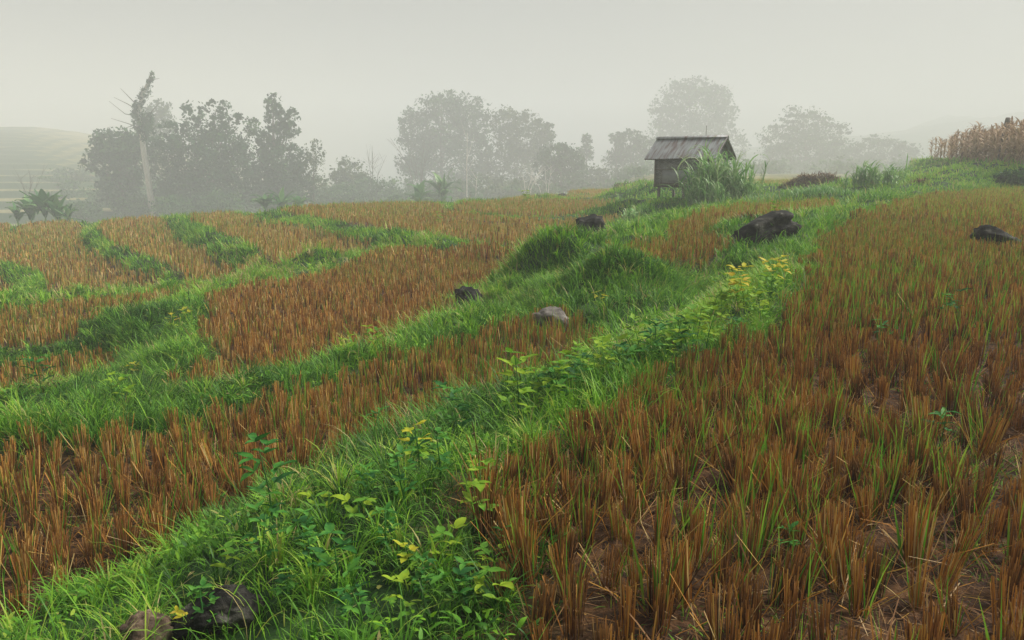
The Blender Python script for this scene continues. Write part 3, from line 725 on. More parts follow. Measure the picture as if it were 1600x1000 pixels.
def build_hut():
    az = R(34)                                       # depth axis turned right of the view
    dirx = Vector((math.cos(az), -math.sin(az), 0)); diry = Vector((math.sin(az), math.cos(az), 0))
    fl = at(1024, 288, 36.0)                         # front left corner of the floor
    root = empty('field_hut', (fl.x, fl.y, fl.z - 0.48), -az)
    tag(root, 'small weathered hut on stilts with rusty corrugated gable roof', 'hut')
    W, D, hf, hw = 2.55, 1.9, 0.48, 1.12             # wall length, depth, floor height, wall height
    roofm, weave, wood = corr_mat(), weave_mat(), M['wood']
    for x in (0.12, W * 0.5, W - 0.12):
        for y in (0.12, D - 0.12):
            q = root.matrix_basis @ Vector((x, y, 0)); dz = gz(q.x, q.y) - root.location.z
            MB().tube([(x + random.gauss(0, .02), y, min(dz - 0.15, 0.0)), (x, y, hf - 0.12)], [0.075, 0.065], 8).build('stilt', wood, root, True)
    for y in (0.1, D - 0.1): MB().tube([(-0.12, y, hf - 0.07), (W + 0.12, y, hf - 0.06)], 0.06, 8).build('floor_beam', wood, root, True)
    f = MB()
    for k in range(9): f.box((-0.06 + (W + 0.12) * (k + 0.5) / 9, D / 2, hf + 0.012), ((W + 0.12) / 9 - 0.01, D + 0.12, 0.035))
    f.build('floor', wood, root)
    e = hf + 0.03
    MB().box((W / 2, 0, e + hw / 2), (W, 0.03, hw)).build('wall', weave, root)
    MB().box((W / 2, D, e + hw / 2), (W, 0.03, hw)).build('wall', weave, root)
    MB().box((0, D / 2, e + hw / 2), (0.03, D - 0.036, hw)).build('wall', weave, root)
    MB().box((W, D / 2, e + hw / 2), (0.03, D - 0.036, hw)).build('wall', weave, root)
    MB().box((W * 0.44, -0.028, e + 0.33), (W * 0.62, 0.02, 0.56)).build('wall_panel', noise_mat('pale_board', [(0.3, (0.24, 0.25, 0.26)), (0.7, (0.36, 0.37, 0.38))], 5, bump=0.1), root)
    for x in (-0.02, W + 0.02):
        for y in (-0.02, D + 0.02): MB().tube([(x, y, hf), (x, y, e + hw + 0.05)], 0.045, 8).build('corner_post', wood, root, True)
    for k in range(3): MB().box((W / 2, -0.045, e + 0.03 + k * 0.58), (W, 0.03, 0.04)).build('wall_batten', wood, root)
    # roof: two corrugated slopes
    ov, oe = 0.42, 0.36
    xr0, xr1 = -ov, W + ov * 0.8
    zr, ze = e + hw + 0.88, e + hw - 0.02
    yr = D / 2
    def slope(sgn):
        nx_, ny_ = 120, 9
        u = np.linspace(xr0, xr1, nx_); t = np.linspace(0, 1, ny_)
        U, T_ = np.meshgrid(u, t)
        y = yr + sgn * T_ * (D / 2 + oe); z = zr + (ze - zr) * T_ + 0.016 * np.sin(U * 2 * math.pi / 0.10) + 0.012 * np.floor(T_ * 1.25) * -1
        z = z + 0.02 * (vnoise(U + 5, T_ * 3 + sgn, 0.7) - 0.5)
        Vt = np.stack([U, y, z], 2).reshape(-1, 3); Vb = Vt - [0, 0, 0.012]
        i = (np.arange(ny_ - 1)[:, None] * nx_ + np.arange(nx_ - 1)[None, :]).ravel()
        Qt = np.stack([i, i + 1, i + nx_ + 1, i + nx_], 1); n0 = nx_ * ny_
        return make_mesh('roof_sheet', np.concatenate([Vt, Vb]), np.concatenate([Qt, Qt[:, ::-1] + n0]), None, None, roofm, True, root)
    slope(-1); slope(1)
    s = MB()
    s.box(((xr0 + xr1) / 2, yr - 0.07, zr + 0.022), (xr1 - xr0, 0.17, 0.012), ((1, 0, 0), (0, .8, -.6), (0, .6, .8))); s.box(((xr0 + xr1) / 2, yr + 0.07, zr + 0.022), (xr1 - xr0, 0.17, 0.012), ((1, 0, 0), (0, .8, .6), (0, -.6, .8)))
    s.build('ridge_cap', roofm, root)
    for x in (0.0, W):                               # gable triangles above the walls
        V = []
        for dx in (-0.012, 0.012): V += [(x + dx, 0.03, e + hw + 0.004), (x + dx, D - 0.03, e + hw + 0.004), (x + dx, D / 2, zr - 0.06)]
        MB().add(V, [(0, 1, 4, 3), (1, 2, 5, 4), (2, 0, 3, 5)], [(0, 2, 1), (3, 4, 5)]).build('gable', weave, root)
    for x in (xr0 + 0.05, xr1 - 0.05):
        for sgn in (-1, 1): MB().tube([(x, yr, zr - 0.05), (x, yr + sgn * (D / 2 + oe - 0.02), ze - 0.05)], 0.035, 6).build('rafter', wood, root)
    for y, z in ((yr, zr - 0.06), (-oe + 0.08, ze - 0.03), (D + oe - 0.08, ze - 0.03)):
        MB().tube([(xr0, y, z), (xr1, y, z)], 0.035, 6).build('purlin', wood, root)
    MB().tube([(W * 0.74, yr, zr), (W * 0.745, yr, zr + 0.5)], 0.012, 5).build('roof_rod', wood, root)
build_hut()

# ------------------------------------------------------------------ tall reed grass, heaps
def reeds(name, label, spots, mat, cat='tall grass', group=None):
    """spots: (u, v base, Y, height m, canes)"""
    parts = []; st = MB()
    for u, v, Y, h, nc in spots:
        p = at(u, v, Y)
        for _ in range(nc):
            x = p.x + random.gauss(0, 0.28 * h / 2); y = p.y + random.gauss(0, 0.3); z = gz(x, y)
            hh = h * random.uniform(0.35, 0.72); a = random.random() * 6.28; ln = abs(random.gauss(0.12, 0.1))
            top = (x + math.cos(a) * ln * hh, y + math.sin(a) * ln * hh, z + hh)
            st.tube([(x, y, z - 0.05), top], [0.014, 0.008], 4)
            nl = 9
            t = np.linspace(0.2, 1.0, nl); P = np.array([x, y, z]) + (np.array(top) - [x, y, z]) * t[:, None]
            parts.append(blades(P, rng.random(nl) * 6.283, h * (0.35 + 0.3 * rng.random(nl)), np.abs(rng.normal(0.4, 0.2, nl)), np.abs(rng.normal(2.1, 0.5, nl)), np.full(nl, 0.06) * (0.7 + 0.6 * rng.random(nl)), 6, np.clip(rng.normal(0.5, 0.25, nl), 0, 1), rng.normal(0, 0.4, nl), 0.05, 0.3))
    p = at(spots[0][0], spots[0][1], spots[0][2])
    root = empty(name, (0, 0, 0)); tag(root, label, cat, group)
    st.build('cane', mat, root); ribbon_obj('foliage', parts, mat, root)
    loc = Vector((p.x, p.y, gz(p.x, p.y)))
    for ch in root.children: ch.data.transform(__import__('mathutils').Matrix.Translation(-loc))
    root.location = loc
    return root
reeds('reed_clump', 'tall clump of arching reed grass hiding the right half of the hut', [(1096, 318, 33.5, 2.1, 16), (1112, 316, 33, 2.7, 22), (1135, 318, 33, 2.3, 20), (1160, 320, 33, 1.7, 16), (1090, 326, 32.3, 1.3, 12), (1120, 326, 32, 1.3, 16)], M['tall'])
reeds('reed_clump', 'wide clump of arching reed grass on the bank below the corn', [(1345, 293, 38, 1.2, 14), (1362, 293, 38, 1.4, 12), (1388, 293, 38, 1.4, 14), (1330, 294, 38, 0.9, 6)], M['tall'])
reeds('reed_clump', 'small drooping tuft of pale grass left of the hut mound', [(982, 339, 29, 0.75, 14)], M['tall'])
for u, v, Y, h, tl, lb in [(1170, 300, 34, 1.55, 0.06, 'tall feathery grass plume nearer to the reed clump by the hut'), (1183, 300, 34, 1.55, 0.2, 'tall leaning grass plume standing outermost right of the reed clump')]:
    p = gpt(u, v, Y)
    st = MB(); st.tube([(0, 0, -0.05), (tl * h * 0.5, 0, h * 0.5), (tl * h, 0, h)], [0.014, 0.01, 0.005], 5)
    t = np.linspace(0.35, 1, 26); P = np.stack([tl * h * t, 0 * t, h * t], 1)
    root = empty('grass_plume', p); tag(root, lb, 'grass plume')
    st.build('stem', M['tall'], root)
    ribbon_obj('plume', [blades(P, np.where(np.arange(26) % 2, 0.0, 3.14) + rng.normal(0, 0.4, 26), 0.34 * np.ones(26), np.full(26, 0.35), np.full(26, 0.3), np.full(26, 0.05), 3, rng.random(26) * 0.6)], M['tall'], root)
# coarse grass on the long mound right of the hut and round it
def coarse(name, label, spots, h, dens, mat):
    parts = []
    for u, v, Y, rx, ry in spots:
        p = at(u, v, Y); N = int(dens * rx * ry * 4)
        x = p.x + rng.normal(0, rx * 0.6, N); y = p.y + rng.normal(0, ry * 0.6, N)
        parts.append(blades(np.stack([x, y, height(x, y) - 0.02], 1), rng.random(N) * 6.283, h * (0.5 + rng.random(N)), np.abs(rng.normal(0.3, 0.2, N)), np.abs(rng.normal(1.2, 0.5, N)), np.full(N, 0.03), 3, np.clip(rng.normal(0.35, 0.22, N), 0, 1), rng.normal(0, 0.4, N)))
    return tag(ribbon_obj(name, parts, mat), label, 'grass', kind='stuff')
coarse('mound_grass', 'coarse blue-green grass on the long mound beside the hut', [(1205, 315, 31.5, 1.6, 0.6), (1245, 315, 31.5, 1.6, 0.7), (1290, 315, 32, 1.4, 0.7), (985, 326, 32, 0.6, 0.3)], 0.32, 200, M['tall'])
def heap(name, label, u, v, Y, sx, sy, sz, n):
    p = gpt(u, v, Y)
    th = rng.random(n) * 6.283; r = np.sqrt(rng.random(n))
    x = np.cos(th) * r * sx; y = np.sin(th) * r * sy
    z = sz * (1 - r ** 2) ** 0.8 * (0.65 + 0.6 * vnoise(x + 20, y + 20, 0.6)) * rng.random(n) ** 0.25
    V, Q, va, al = blades(np.stack([x, y, z], 1), rng.random(n) * 6.283, 0.35 * (0.4 + rng.random(n)), np.clip(rng.normal(1.4, 0.3, n), 0.2, 1.7), rng.normal(0.2, 0.3, n), np.full(n, 0.03), 2, np.clip(rng.normal(0.45, 0.2, n), 0, 1))
    o = make_mesh(name, V, Q, None, {'vary': va, 'along': al}, M['litter']); o.location = p
    return tag(o, label, 'straw heap')
heap('straw_heap', 'long brown straw heap in the field behind the hut mound', 1272, 296, 44, 1.9, 0.7, 0.75, 5000)
heap('straw_heap', 'small tan straw heap at the foot of the corn bank', 1438, 292, 38, 0.45, 0.35, 0.22, 700)
heap('straw_heap', 'brown dead stalks piled behind the large slanted boulder', 1165, 345, 18, 0.35, 0.25, 0.28, 500)

# ------------------------------------------------------------------ trees in the mist
def leafcards(P, size, asp=0.6):
    N = len(P)
    a = rng.normal(0, 1, (N, 3)); a /= np.linalg.norm(a, axis=1)[:, None]
    b = np.cross(a, rng.normal(0, 1, (N, 3))); b /= np.linalg.norm(b, axis=1)[:, None]
    s = size * (0.6 + 0.8 * rng.random(N))[:, None]
    V = np.stack([P - a * s, P + b * s * asp, P + a * s, P - b * s * asp], 1)
    return V.reshape(-1, 3), np.arange(N * 4).reshape(-1, 4)
def crown_points(blobs, per, clump=0.34, ncl=42):
    Ps, Vs = [], []
    vol = [b[3] * b[4] for b in blobs]; tot = sum(vol)
    for (x, y, z, rx, rz), vv in zip(blobs, vol):
        n = max(30, int(per * vv / tot)); nc = max(6, int(ncl * (vv / tot) * len(blobs)))
        d = rng.normal(0, 1, (nc, 3)); d /= np.linalg.norm(d, axis=1)[:, None]
        rad = (0.35 + 0.65 * rng.random(nc) ** 0.5)[:, None]
        cc = d * rad; cr = clump * (0.35 + 1.1 * rng.random(nc) ** 1.5) * (1.5 if nc < 12 else 1); cv = rng.normal(0.45, 0.2, nc)
        k = rng.integers(0, nc, n)
        e = rng.normal(0, 1, (n, 3)); e /= np.linalg.norm(e, axis=1)[:, None]
        q = cc[k] + e * (cr[k] * rng.random(n) ** 0.45)[:, None] * [1, 1, 0.8]
        lo = rng.random(n) < 0.16; q[lo] = (lambda g_: g_ / np.linalg.norm(g_, axis=1)[:, None] * (1.18 * rng.random(len(g_)) ** 0.4)[:, None])(rng.normal(0, 1, (int(lo.sum()), 3)))
        Ps.append(q * [rx, rx, rz] + [x, y, z]); Vs.append(np.clip(cv[k] + rng.normal(0, 0.13, n), 0, 1))
    return np.concatenate(Ps), np.concatenate(Vs)
def tree(name, label, cat, Y, base_u, blobs, per, leaf, mat='crown', trunk_r=0.2, group=None, bark='bark', clump=0.34, limbs=True, drop=0.0):
    if Y > 57: per, leaf, trunk_r, Y = int(per * 2.0), leaf * 1.9, trunk_r * 2.0, Y * 2.4
    bx = at(base_u, 330, Y).x; bz = gz(bx, Y)
    root = empty(name, (bx, Y, bz)); tag(root, label, cat, group)
    k = Y / F_PX
    B = []
    for u, v, ru, rv in blobs:
        p = at(u, v, Y); dy = random.uniform(-0.4, 0.4) * ru * k
        B.append((p.x - bx, dy, p.z - bz, ru * k, rv * k))
    P, va = crown_points(B, per, clump)
    m = P[:, 2] > gz(bx, Y) - bz - 0.1; P, va = P[m], va[m]
    V, Q = leafcards(P, leaf)
    make_mesh('crown', V, Q, None, {'vary': np.repeat(va, 4)}, M[mat], False, root)
    t = MB(); top = max(B, key=lambda b: b[2] + b[4])
    mid = Vector((top[0] * 0.4 + random.gauss(0, 0.1), top[1] * 0.3, top[2] * 0.45))
    t.tube([(0, 0, -0.3), tuple(mid * 0.5 + Vector((random.gauss(0, .1), 0, 0))), tuple(mid), (top[0], top[1], top[2] + top[4] * 0.3)], [trunk_r * 1.2, trunk_r * 0.9, trunk_r * 0.7, trunk_r * 0.2], 8)
    if limbs:
        for b in B:
            if b is top: continue
            s = Vector(mid) * random.uniform(0.4, 1.0); e = Vector((b[0], b[1], b[2]))
            t.tube([tuple(s), tuple(s.lerp(e, 0.5) + Vector((0, 0, 0.15))), tuple(e)], [trunk_r * 0.45, trunk_r * 0.3, trunk_r * 0.1], 6)
    t.build('trunk', M[bark], root, True)
    return root
G1, G2, G3 = 'trees of the left grove', 'trees of the middle grove', 'trees behind the hut'
tree('broadleaf_tree', 'broad dark tree left of the pale dead trunk', 'tree', 66, 195, [(180,228,36,26),(150,252,20,18),(205,250,34,36),(185,275,30,22),(225,222,24,16),(190,300,34,24),(170,240,30,22)], 6500, 0.17, group=G1)
tree('broadleaf_tree', 'big vine covered tree with sparse sprays on top right of the dead trunk', 'tree', 64, 320, [(315,245,62,50),(285,215,38,24),(350,225,40,28),(300,180,17,20),(340,178,22,20),(362,185,14,12),(392,200,14,16),(330,290,60,42),(270,265,30,40),(378,262,26,44),(290,300,44,32)], 11000, 0.15, group=G1)
tree('broadleaf_tree', 'upright narrow topped tree at the right of the left grove', 'tree', 66, 430, [(428,162,13,14),(430,185,14,22),(456,190,13,18),(446,205,18,14),(420,225,22,24),(440,255,34,36),(410,275,26,36),(455,290,32,34),(430,310,40,22)], 7500, 0.16, group=G1)
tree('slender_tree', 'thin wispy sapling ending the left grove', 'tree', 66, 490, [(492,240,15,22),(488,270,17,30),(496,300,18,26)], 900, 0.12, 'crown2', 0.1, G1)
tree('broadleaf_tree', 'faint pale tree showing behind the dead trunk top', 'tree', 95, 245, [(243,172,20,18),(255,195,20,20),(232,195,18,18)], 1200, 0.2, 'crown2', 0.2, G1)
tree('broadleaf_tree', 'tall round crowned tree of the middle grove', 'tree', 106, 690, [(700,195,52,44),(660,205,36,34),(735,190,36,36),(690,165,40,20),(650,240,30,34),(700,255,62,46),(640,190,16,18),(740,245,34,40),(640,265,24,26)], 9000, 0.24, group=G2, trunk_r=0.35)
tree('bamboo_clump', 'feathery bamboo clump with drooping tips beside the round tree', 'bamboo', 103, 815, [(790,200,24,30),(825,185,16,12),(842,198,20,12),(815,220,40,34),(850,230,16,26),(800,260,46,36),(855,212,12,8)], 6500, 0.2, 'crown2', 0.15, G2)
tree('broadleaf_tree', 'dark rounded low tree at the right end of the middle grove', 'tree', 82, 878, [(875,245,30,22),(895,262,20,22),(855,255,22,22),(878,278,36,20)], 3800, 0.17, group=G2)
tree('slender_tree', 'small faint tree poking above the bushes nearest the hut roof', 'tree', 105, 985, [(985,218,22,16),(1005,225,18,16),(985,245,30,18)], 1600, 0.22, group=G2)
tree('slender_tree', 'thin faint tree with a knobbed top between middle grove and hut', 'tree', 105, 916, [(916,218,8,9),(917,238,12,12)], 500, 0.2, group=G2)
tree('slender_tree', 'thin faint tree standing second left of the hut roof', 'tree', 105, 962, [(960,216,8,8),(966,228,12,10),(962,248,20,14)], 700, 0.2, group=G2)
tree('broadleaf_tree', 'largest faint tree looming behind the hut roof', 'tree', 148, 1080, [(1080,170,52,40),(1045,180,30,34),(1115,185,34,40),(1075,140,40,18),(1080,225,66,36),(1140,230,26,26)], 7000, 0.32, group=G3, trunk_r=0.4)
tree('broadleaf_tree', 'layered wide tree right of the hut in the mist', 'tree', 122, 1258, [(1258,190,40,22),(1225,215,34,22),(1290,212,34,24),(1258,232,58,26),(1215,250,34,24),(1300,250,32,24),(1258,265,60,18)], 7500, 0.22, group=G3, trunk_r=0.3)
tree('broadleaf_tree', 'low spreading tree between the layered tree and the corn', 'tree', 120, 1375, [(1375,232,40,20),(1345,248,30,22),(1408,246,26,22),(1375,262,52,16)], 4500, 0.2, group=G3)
bs = [(135,328,60,22,12,'low shrub under the left edge of the broad dark tree'),(205,322,62,26,16,'dark shrub around the foot of the pale dead trunk'),(275,322,60,30,16,'shrub just right of the dead trunk foot'),(345,318,61,34,20,'wide shrub under the vine covered tree'),(95,325,70,30,14,'pale misty shrub behind the banana clump'),(125,290,88,16,20,'faint shrub on the pale hillside'),
      (545,275,78,30,26,'grey misty shrub beneath the bare saplings'),(590,300,76,40,22,'broad misty shrub left of the middle grove'),(530,310,70,34,20,'low misty shrub right of the slender sapling'),(640,312,72,40,12,'shrub behind the middle banana plants'),(617,316,62,14,9,'dark low bush at the edge of the green field'),(690,300,80,50,18,'undergrowth bush below the round crowned tree'),(760,295,80,50,22,'undergrowth bush below the bamboo'),(830,295,78,44,16,'undergrowth bush left of the rounded low tree'),(920,280,86,44,20,'misty bush right of the rounded low tree'),(985,280,86,40,22,'misty bush left behind the hut'),(672,308,60,18,9,'dark small bush before the pale stones'),(1190,270,90,34,16,'faint bush just right of the reed plumes'),(1320,272,88,34,12,'faint bush under the layered wide tree')]
for u, v, Y, ru, rv, lb in bs:
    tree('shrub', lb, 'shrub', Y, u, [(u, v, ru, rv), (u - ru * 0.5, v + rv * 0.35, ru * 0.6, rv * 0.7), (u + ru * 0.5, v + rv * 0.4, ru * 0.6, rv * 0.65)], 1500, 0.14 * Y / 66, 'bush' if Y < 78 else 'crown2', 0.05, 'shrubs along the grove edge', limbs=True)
def undergrowth():
    Ps, Vs = [], []
    for _ in range(260):
        u = random.uniform(90, 1450); Y = random.uniform(165, 235)
        if 1010 < u: Y = random.uniform(200, 290)
        b = at(u, 300, Y); zb = gz(b.x, Y); k = Y / F_PX
        top = CAM_Z + (HOR - random.uniform(268, 308) + (0 if u > 480 else -8)) * k
        if u > 1010: top = zb + random.uniform(1.5, 5)
        h = max(2.0, top - zb); r = random.uniform(2.0, 5.5)
        P, v = crown_points([(b.x, Y, zb + h * 0.45, r, h * 0.55)], 170, 0.4, 12)
        Ps.append(P); Vs.append(v * 0.8 + random.uniform(0, 0.2))
    P = np.concatenate(Ps); V, Q = leafcards(P, 0.42)
    return make_mesh('undergrowth', V, Q, None, {'vary': np.repeat(np.concatenate(Vs), 4)}, M['bush'])
tag(undergrowth(), 'continuous misty undergrowth below the far groves', 'undergrowth', kind='stuff')
# pale dead trunk wrapped with creeper
def snag():
    Y = 150.0; px = [(238,338),(236,310),(231,275),(225,240),(221,205),(217,175),(222,150),(232,128),(237,113)]
    b = at(238, 338, Y); root = empty('dead_tree', (b.x, Y, gz(b.x, Y))); tag(root, 'tall pale dead tree trunk wrapped in dark creeper at the top', 'dead tree')
    k = Y / F_PX; P = [at(u, v, Y) - root.location for u, v in px]; P[0].z = -0.3
    MB().tube([tuple(p) for p in P], [w_ * k for w_ in (5.5, 5, 4.6, 4.2, 4, 3.6, 3.0, 2.2, 1.2)], 9).build('trunk', M['palebark'], root, True)
    for a, c, e in [((216,172),(198,162),(178,152)), ((219,182),(195,178),(170,158)), ((220,200),(200,193),(174,185)), ((221,208),(208,196),(186,204)), ((222,190),(240,172),(250,160)), ((232,128),(240,124),(247,122)), ((214,165),(200,150),(188,138))]:
        MB().tube([tuple(at(*q, Y) - root.location + Vector((0, random.gauss(0, .2), 0))) for q in (a, c, e)], [0.9 * k, 0.55 * k, 0.22 * k], 5).build('branch', M['bark'], root)
    bl = []
    for u, v, r in [(237,118,5),(234,130,6),(228,142,7),(221,155,8),(216,168,10),(216,182,11),(219,196,12),(222,208,10),(232,186,10),(230,200,12),(215,172,8)]:
        p = at(u, v, Y) - root.location; bl.append((p.x, 0.0, p.z, r * k * 0.82, r * k * 1.25))
    Pt, va = crown_points(bl, 5000, 0.5, 14); V, Q = leafcards(Pt, 0.18)
    make_mesh('creeper', V, Q, None, {'vary': np.repeat(va, 4)}, M['crown'], False, root)
snag()
def bare(name, label, u, vb, Y, h_px, n, spread, r0, bark='bark'):
    Y *= 2.3; r0 *= 2.1
    b = at(u, vb, Y); k = Y / F_PX; z0 = gz(b.x, Y); top = CAM_Z + (HOR - (vb - h_px)) * k * 1.0 - z0
    root = empty(name, (b.x, Y, z0)); tag(root, label, 'bare tree')
    t = MB(); tips = MB()
    for i in range(n):
        a = random.uniform(-1, 1) * spread; e = Vector((a * top, random.gauss(0, 0.15) * top, top * random.uniform(0.75, 1.0))); m = e * 0.5 + Vector((-a * top * 0.15, 0, 0.1 * top))
        t.tube([(random.gauss(0, 0.08), 0, -0.2), tuple(m), tuple(e)], [r0, r0 * 0.6, r0 * 0.2], 5)
        for _ in range(5):
            f = random.uniform(0.4, 0.95); s = Vector((0, 0, 0)).lerp(m, f * 2) if f < 0.5 else m.lerp(e, f * 2 - 1)
            d = Vector((random.gauss(a, 0.5), random.gauss(0, 0.4), random.uniform(0.4, 1))).normalized() * top * random.uniform(0.12, 0.3)
            tips.tube([tuple(s), tuple(s + d)], [r0 * 0.35, r0 * 0.12], 4)
    t.build('trunk', M[bark], root); tips.build('twigs', M[bark], root)
bare('bare_tree', 'leafless grey bush spreading above the banana clump', 45, 325, 62, 68, 6, 0.35, 0.035)
bare('bare_tree', 'tall leafless sapling in mist left of the middle grove', 582, 290, 82, 70, 5, 0.25, 0.05)
bare('bare_tree', 'leaning leafless tree with several limbs at the grove edge', 655, 285, 84, 70, 6, 0.4, 0.06)
bare('bare_tree', 'tall thin white trunk in front of the round crowned tree', 729, 310, 74, 110, 1, 0.03, 0.09, 'palebark')
bare('bare_tree', 'shorter thin white trunk right of the tallest white one', 743, 308, 74, 55, 1, 0.05, 0.07, 'palebark')
bare('bare_tree', 'forked white leafless tree in front of the bamboo', 822, 308, 72, 56, 4, 0.3, 0.06, 'palebark')
bare('bare_tree', 'curving white leafless tree left of the rounded low tree', 855, 300, 76, 40, 3, 0.5, 0.05, 'palebark')

# ------------------------------------------------------------------ banana plants
def banana(h, n):
    root = empty('banana_plant', (0, 0, 0))
    MB().tube([(0, 0, -0.6), (0.02, 0, h * 0.12), (0, 0.02, h * 0.35)], [0.10, 0.085, 0.05], 8).build('stem', M['banana'], root, True)
    for i in range(n):
        a = i * 2.4 + random.gauss(0, 0.3); L = h * random.uniform(0.6, 0.85)
        V, Q, va, al = blades(np.array([[0, 0, h * random.uniform(0.1, 0.35)]]), np.array([a]), np.array([L]), np.array([abs(random.gauss(0.45, 0.35))]), np.array([random.uniform(0.3, 2.1)]), np.array([0.5 * h / 2]), 9, np.array([random.random()]), np.array([random.gauss(0, 0.3)]), 0.08, 0.4)
        V = V.reshape(-1, 2, 3); mid = V.mean(1, keepdims=True); mid[:, :, 2] -= 0.05 * h / 2
        V3 = np.concatenate([V[:, :1], mid, V[:, 1:]], 1).reshape(-1, 3)
        Q3 = [q for j in range(9) for q in ((3*j, 3*j+1, 3*j+4, 3*j+3), (3*j+1, 3*j+2, 3*j+5, 3*j+4))]
        make_mesh('leaf', V3, Q3, None, {'vary': np.repeat(va[:1], len(V3)) + rng.normal(0, 0.05, len(V3))}, M['banana'], False, root)
    return root
bps = [(28,345,52,1.2,'short banana plant at the left end of the left clump'),(50,345,53,1.8,'banana plant second from the left in the left clump'),(72,344,52,2.2,'tallest banana plant in the left clump'),(92,345,52,1.7,'banana plant right of the tallest one in the left clump'),(108,346,51,1.2,'short banana plant at the right end of the left clump'),
       (415,322,58,1.5,'pale banana plant under the narrow topped tree'),(440,324,58,1.6,'banana plant right of the pale one under the narrow topped tree'),(468,322,58,1.3,'small banana plant near the slender sapling'),
       (655,315,66,1.8,'banana plant at the field edge left of the white trunks'),(692,310,68,2.2,'taller banana plant close to the white trunks')]
for u, v, Y, h, lb in bps:
    b = banana(h * (1.75 if Y < 56 else 2.1), 17); b.location = at(u, v + (4 if Y < 56 else 8), Y * (1.6 if Y < 56 else 1.7)); b.rotation_euler = (0, 0, random.random() * 6)
    tag(b, lb, 'banana plant', 'banana plants at the field edge')

# ------------------------------------------------------------------ dry corn on the right mound
def corn(h):
    z1 = np.zeros(1); n = 20
    st = MB().tube([(0, 0, -0.1), (0.01, 0.01, h * 0.5), (0.03, 0, h)], [0.016, 0.013, 0.006], 5)
    t = np.linspace(0.15, 0.95, n); P = np.stack([0.02 * t, 0 * t, h * t], 1)
    pl = blades(P, np.arange(n) * 3.14 + rng.normal(0, 0.7, n), 0.55 + 0.25 * rng.random(n), np.abs(rng.normal(0.5, 0.2, n)), np.abs(rng.normal(2.0, 0.5, n)), np.full(n, 0.10), 5, np.clip(rng.normal(0.5, 0.25, n), 0, 1), rng.normal(0, 0.4, n))
    m = 7
    ts = blades(np.tile([[0.03, 0, h - 0.03]], (m, 1)), rng.random(m) * 6.283, np.full(m, 0.26), np.abs(rng.normal(0.25, 0.2, m)), np.full(m, 0.3), np.full(m, 0.02), 2, np.full(m, 0.3))
    V, Q, va, al = merge([(np.concatenate(st.V), np.concatenate(st.Q), np.full(st.n, 0.5), np.full(st.n, 0.0)), pl, ts])
    return make_mesh('corn_plant', V, Q, None, {'vary': va, 'along': al}, M['corn'])
cps = [corn(h) for h in (1.7, 1.9, 2.0, 1.8, 2.05, 1.9)]
cpos = []
for row in range(14):
    for k in range(46):
        y = 37.2 + k * 0.46 + random.gauss(0, 0.08); x = 24.4 + (y - 38) * 0.27 + 0.15 + row * 0.62 + random.gauss(0, 0.08)
        if y < 58.5 and x < y * 0.655 + 0.4: cpos.append((x, y))
random.shuffle(cpos)
cpos = cpos[:290]
for i, (x, y) in enumerate(cpos):
    o = cps[i] if i < 6 else cps[i % 6].copy()
    if i >= 6: col.objects.link(o)
    o.location = (x, y, gz(x, y)); o.rotation_euler = (random.gauss(0, .06), random.gauss(0, .06), random.random() * 6.28); s = random.uniform(0.85, 1.1) * (1 - 0.25 * max(0, (y - 50) / 8)); o.scale = (s, s, s)
    tag(o, 'dry brown corn plant standing in the corn patch on the right mound', 'corn plant', 'corn plants on the right mound')
p = at(1568, 235, 45); zb = gz(p.x, p.y); zt = at(1569, 184, 45).z - zb
o = MB().tube([(-0.12, 0, -0.2), (-0.02, 0, zt * 0.6), (0.04, 0, zt * 0.93), (0.06, 0.02, zt)], [0.2, 0.17, 0.14, 0.11], 9).build('dead_stump', M['bark'], None, True)
o.location = (p.x, p.y, zb); tag(o, 'grey broken dead trunk rising above the corn', 'dead trunk')
for u, v, Y, ru, rv, lb in [(1588, 277, 35, 30, 14, 'leafy bush under the corn at the right margin')]:
    tree('shrub', lb, 'shrub', Y, u, [(u, v, ru, rv), (u - ru * .6, v + 4, ru * .6, rv * .7), (u + ru * .6, v + 3, ru * .6, rv * .8)], 1500, 0.08, 'bush', 0.03, 'bushes under the corn')

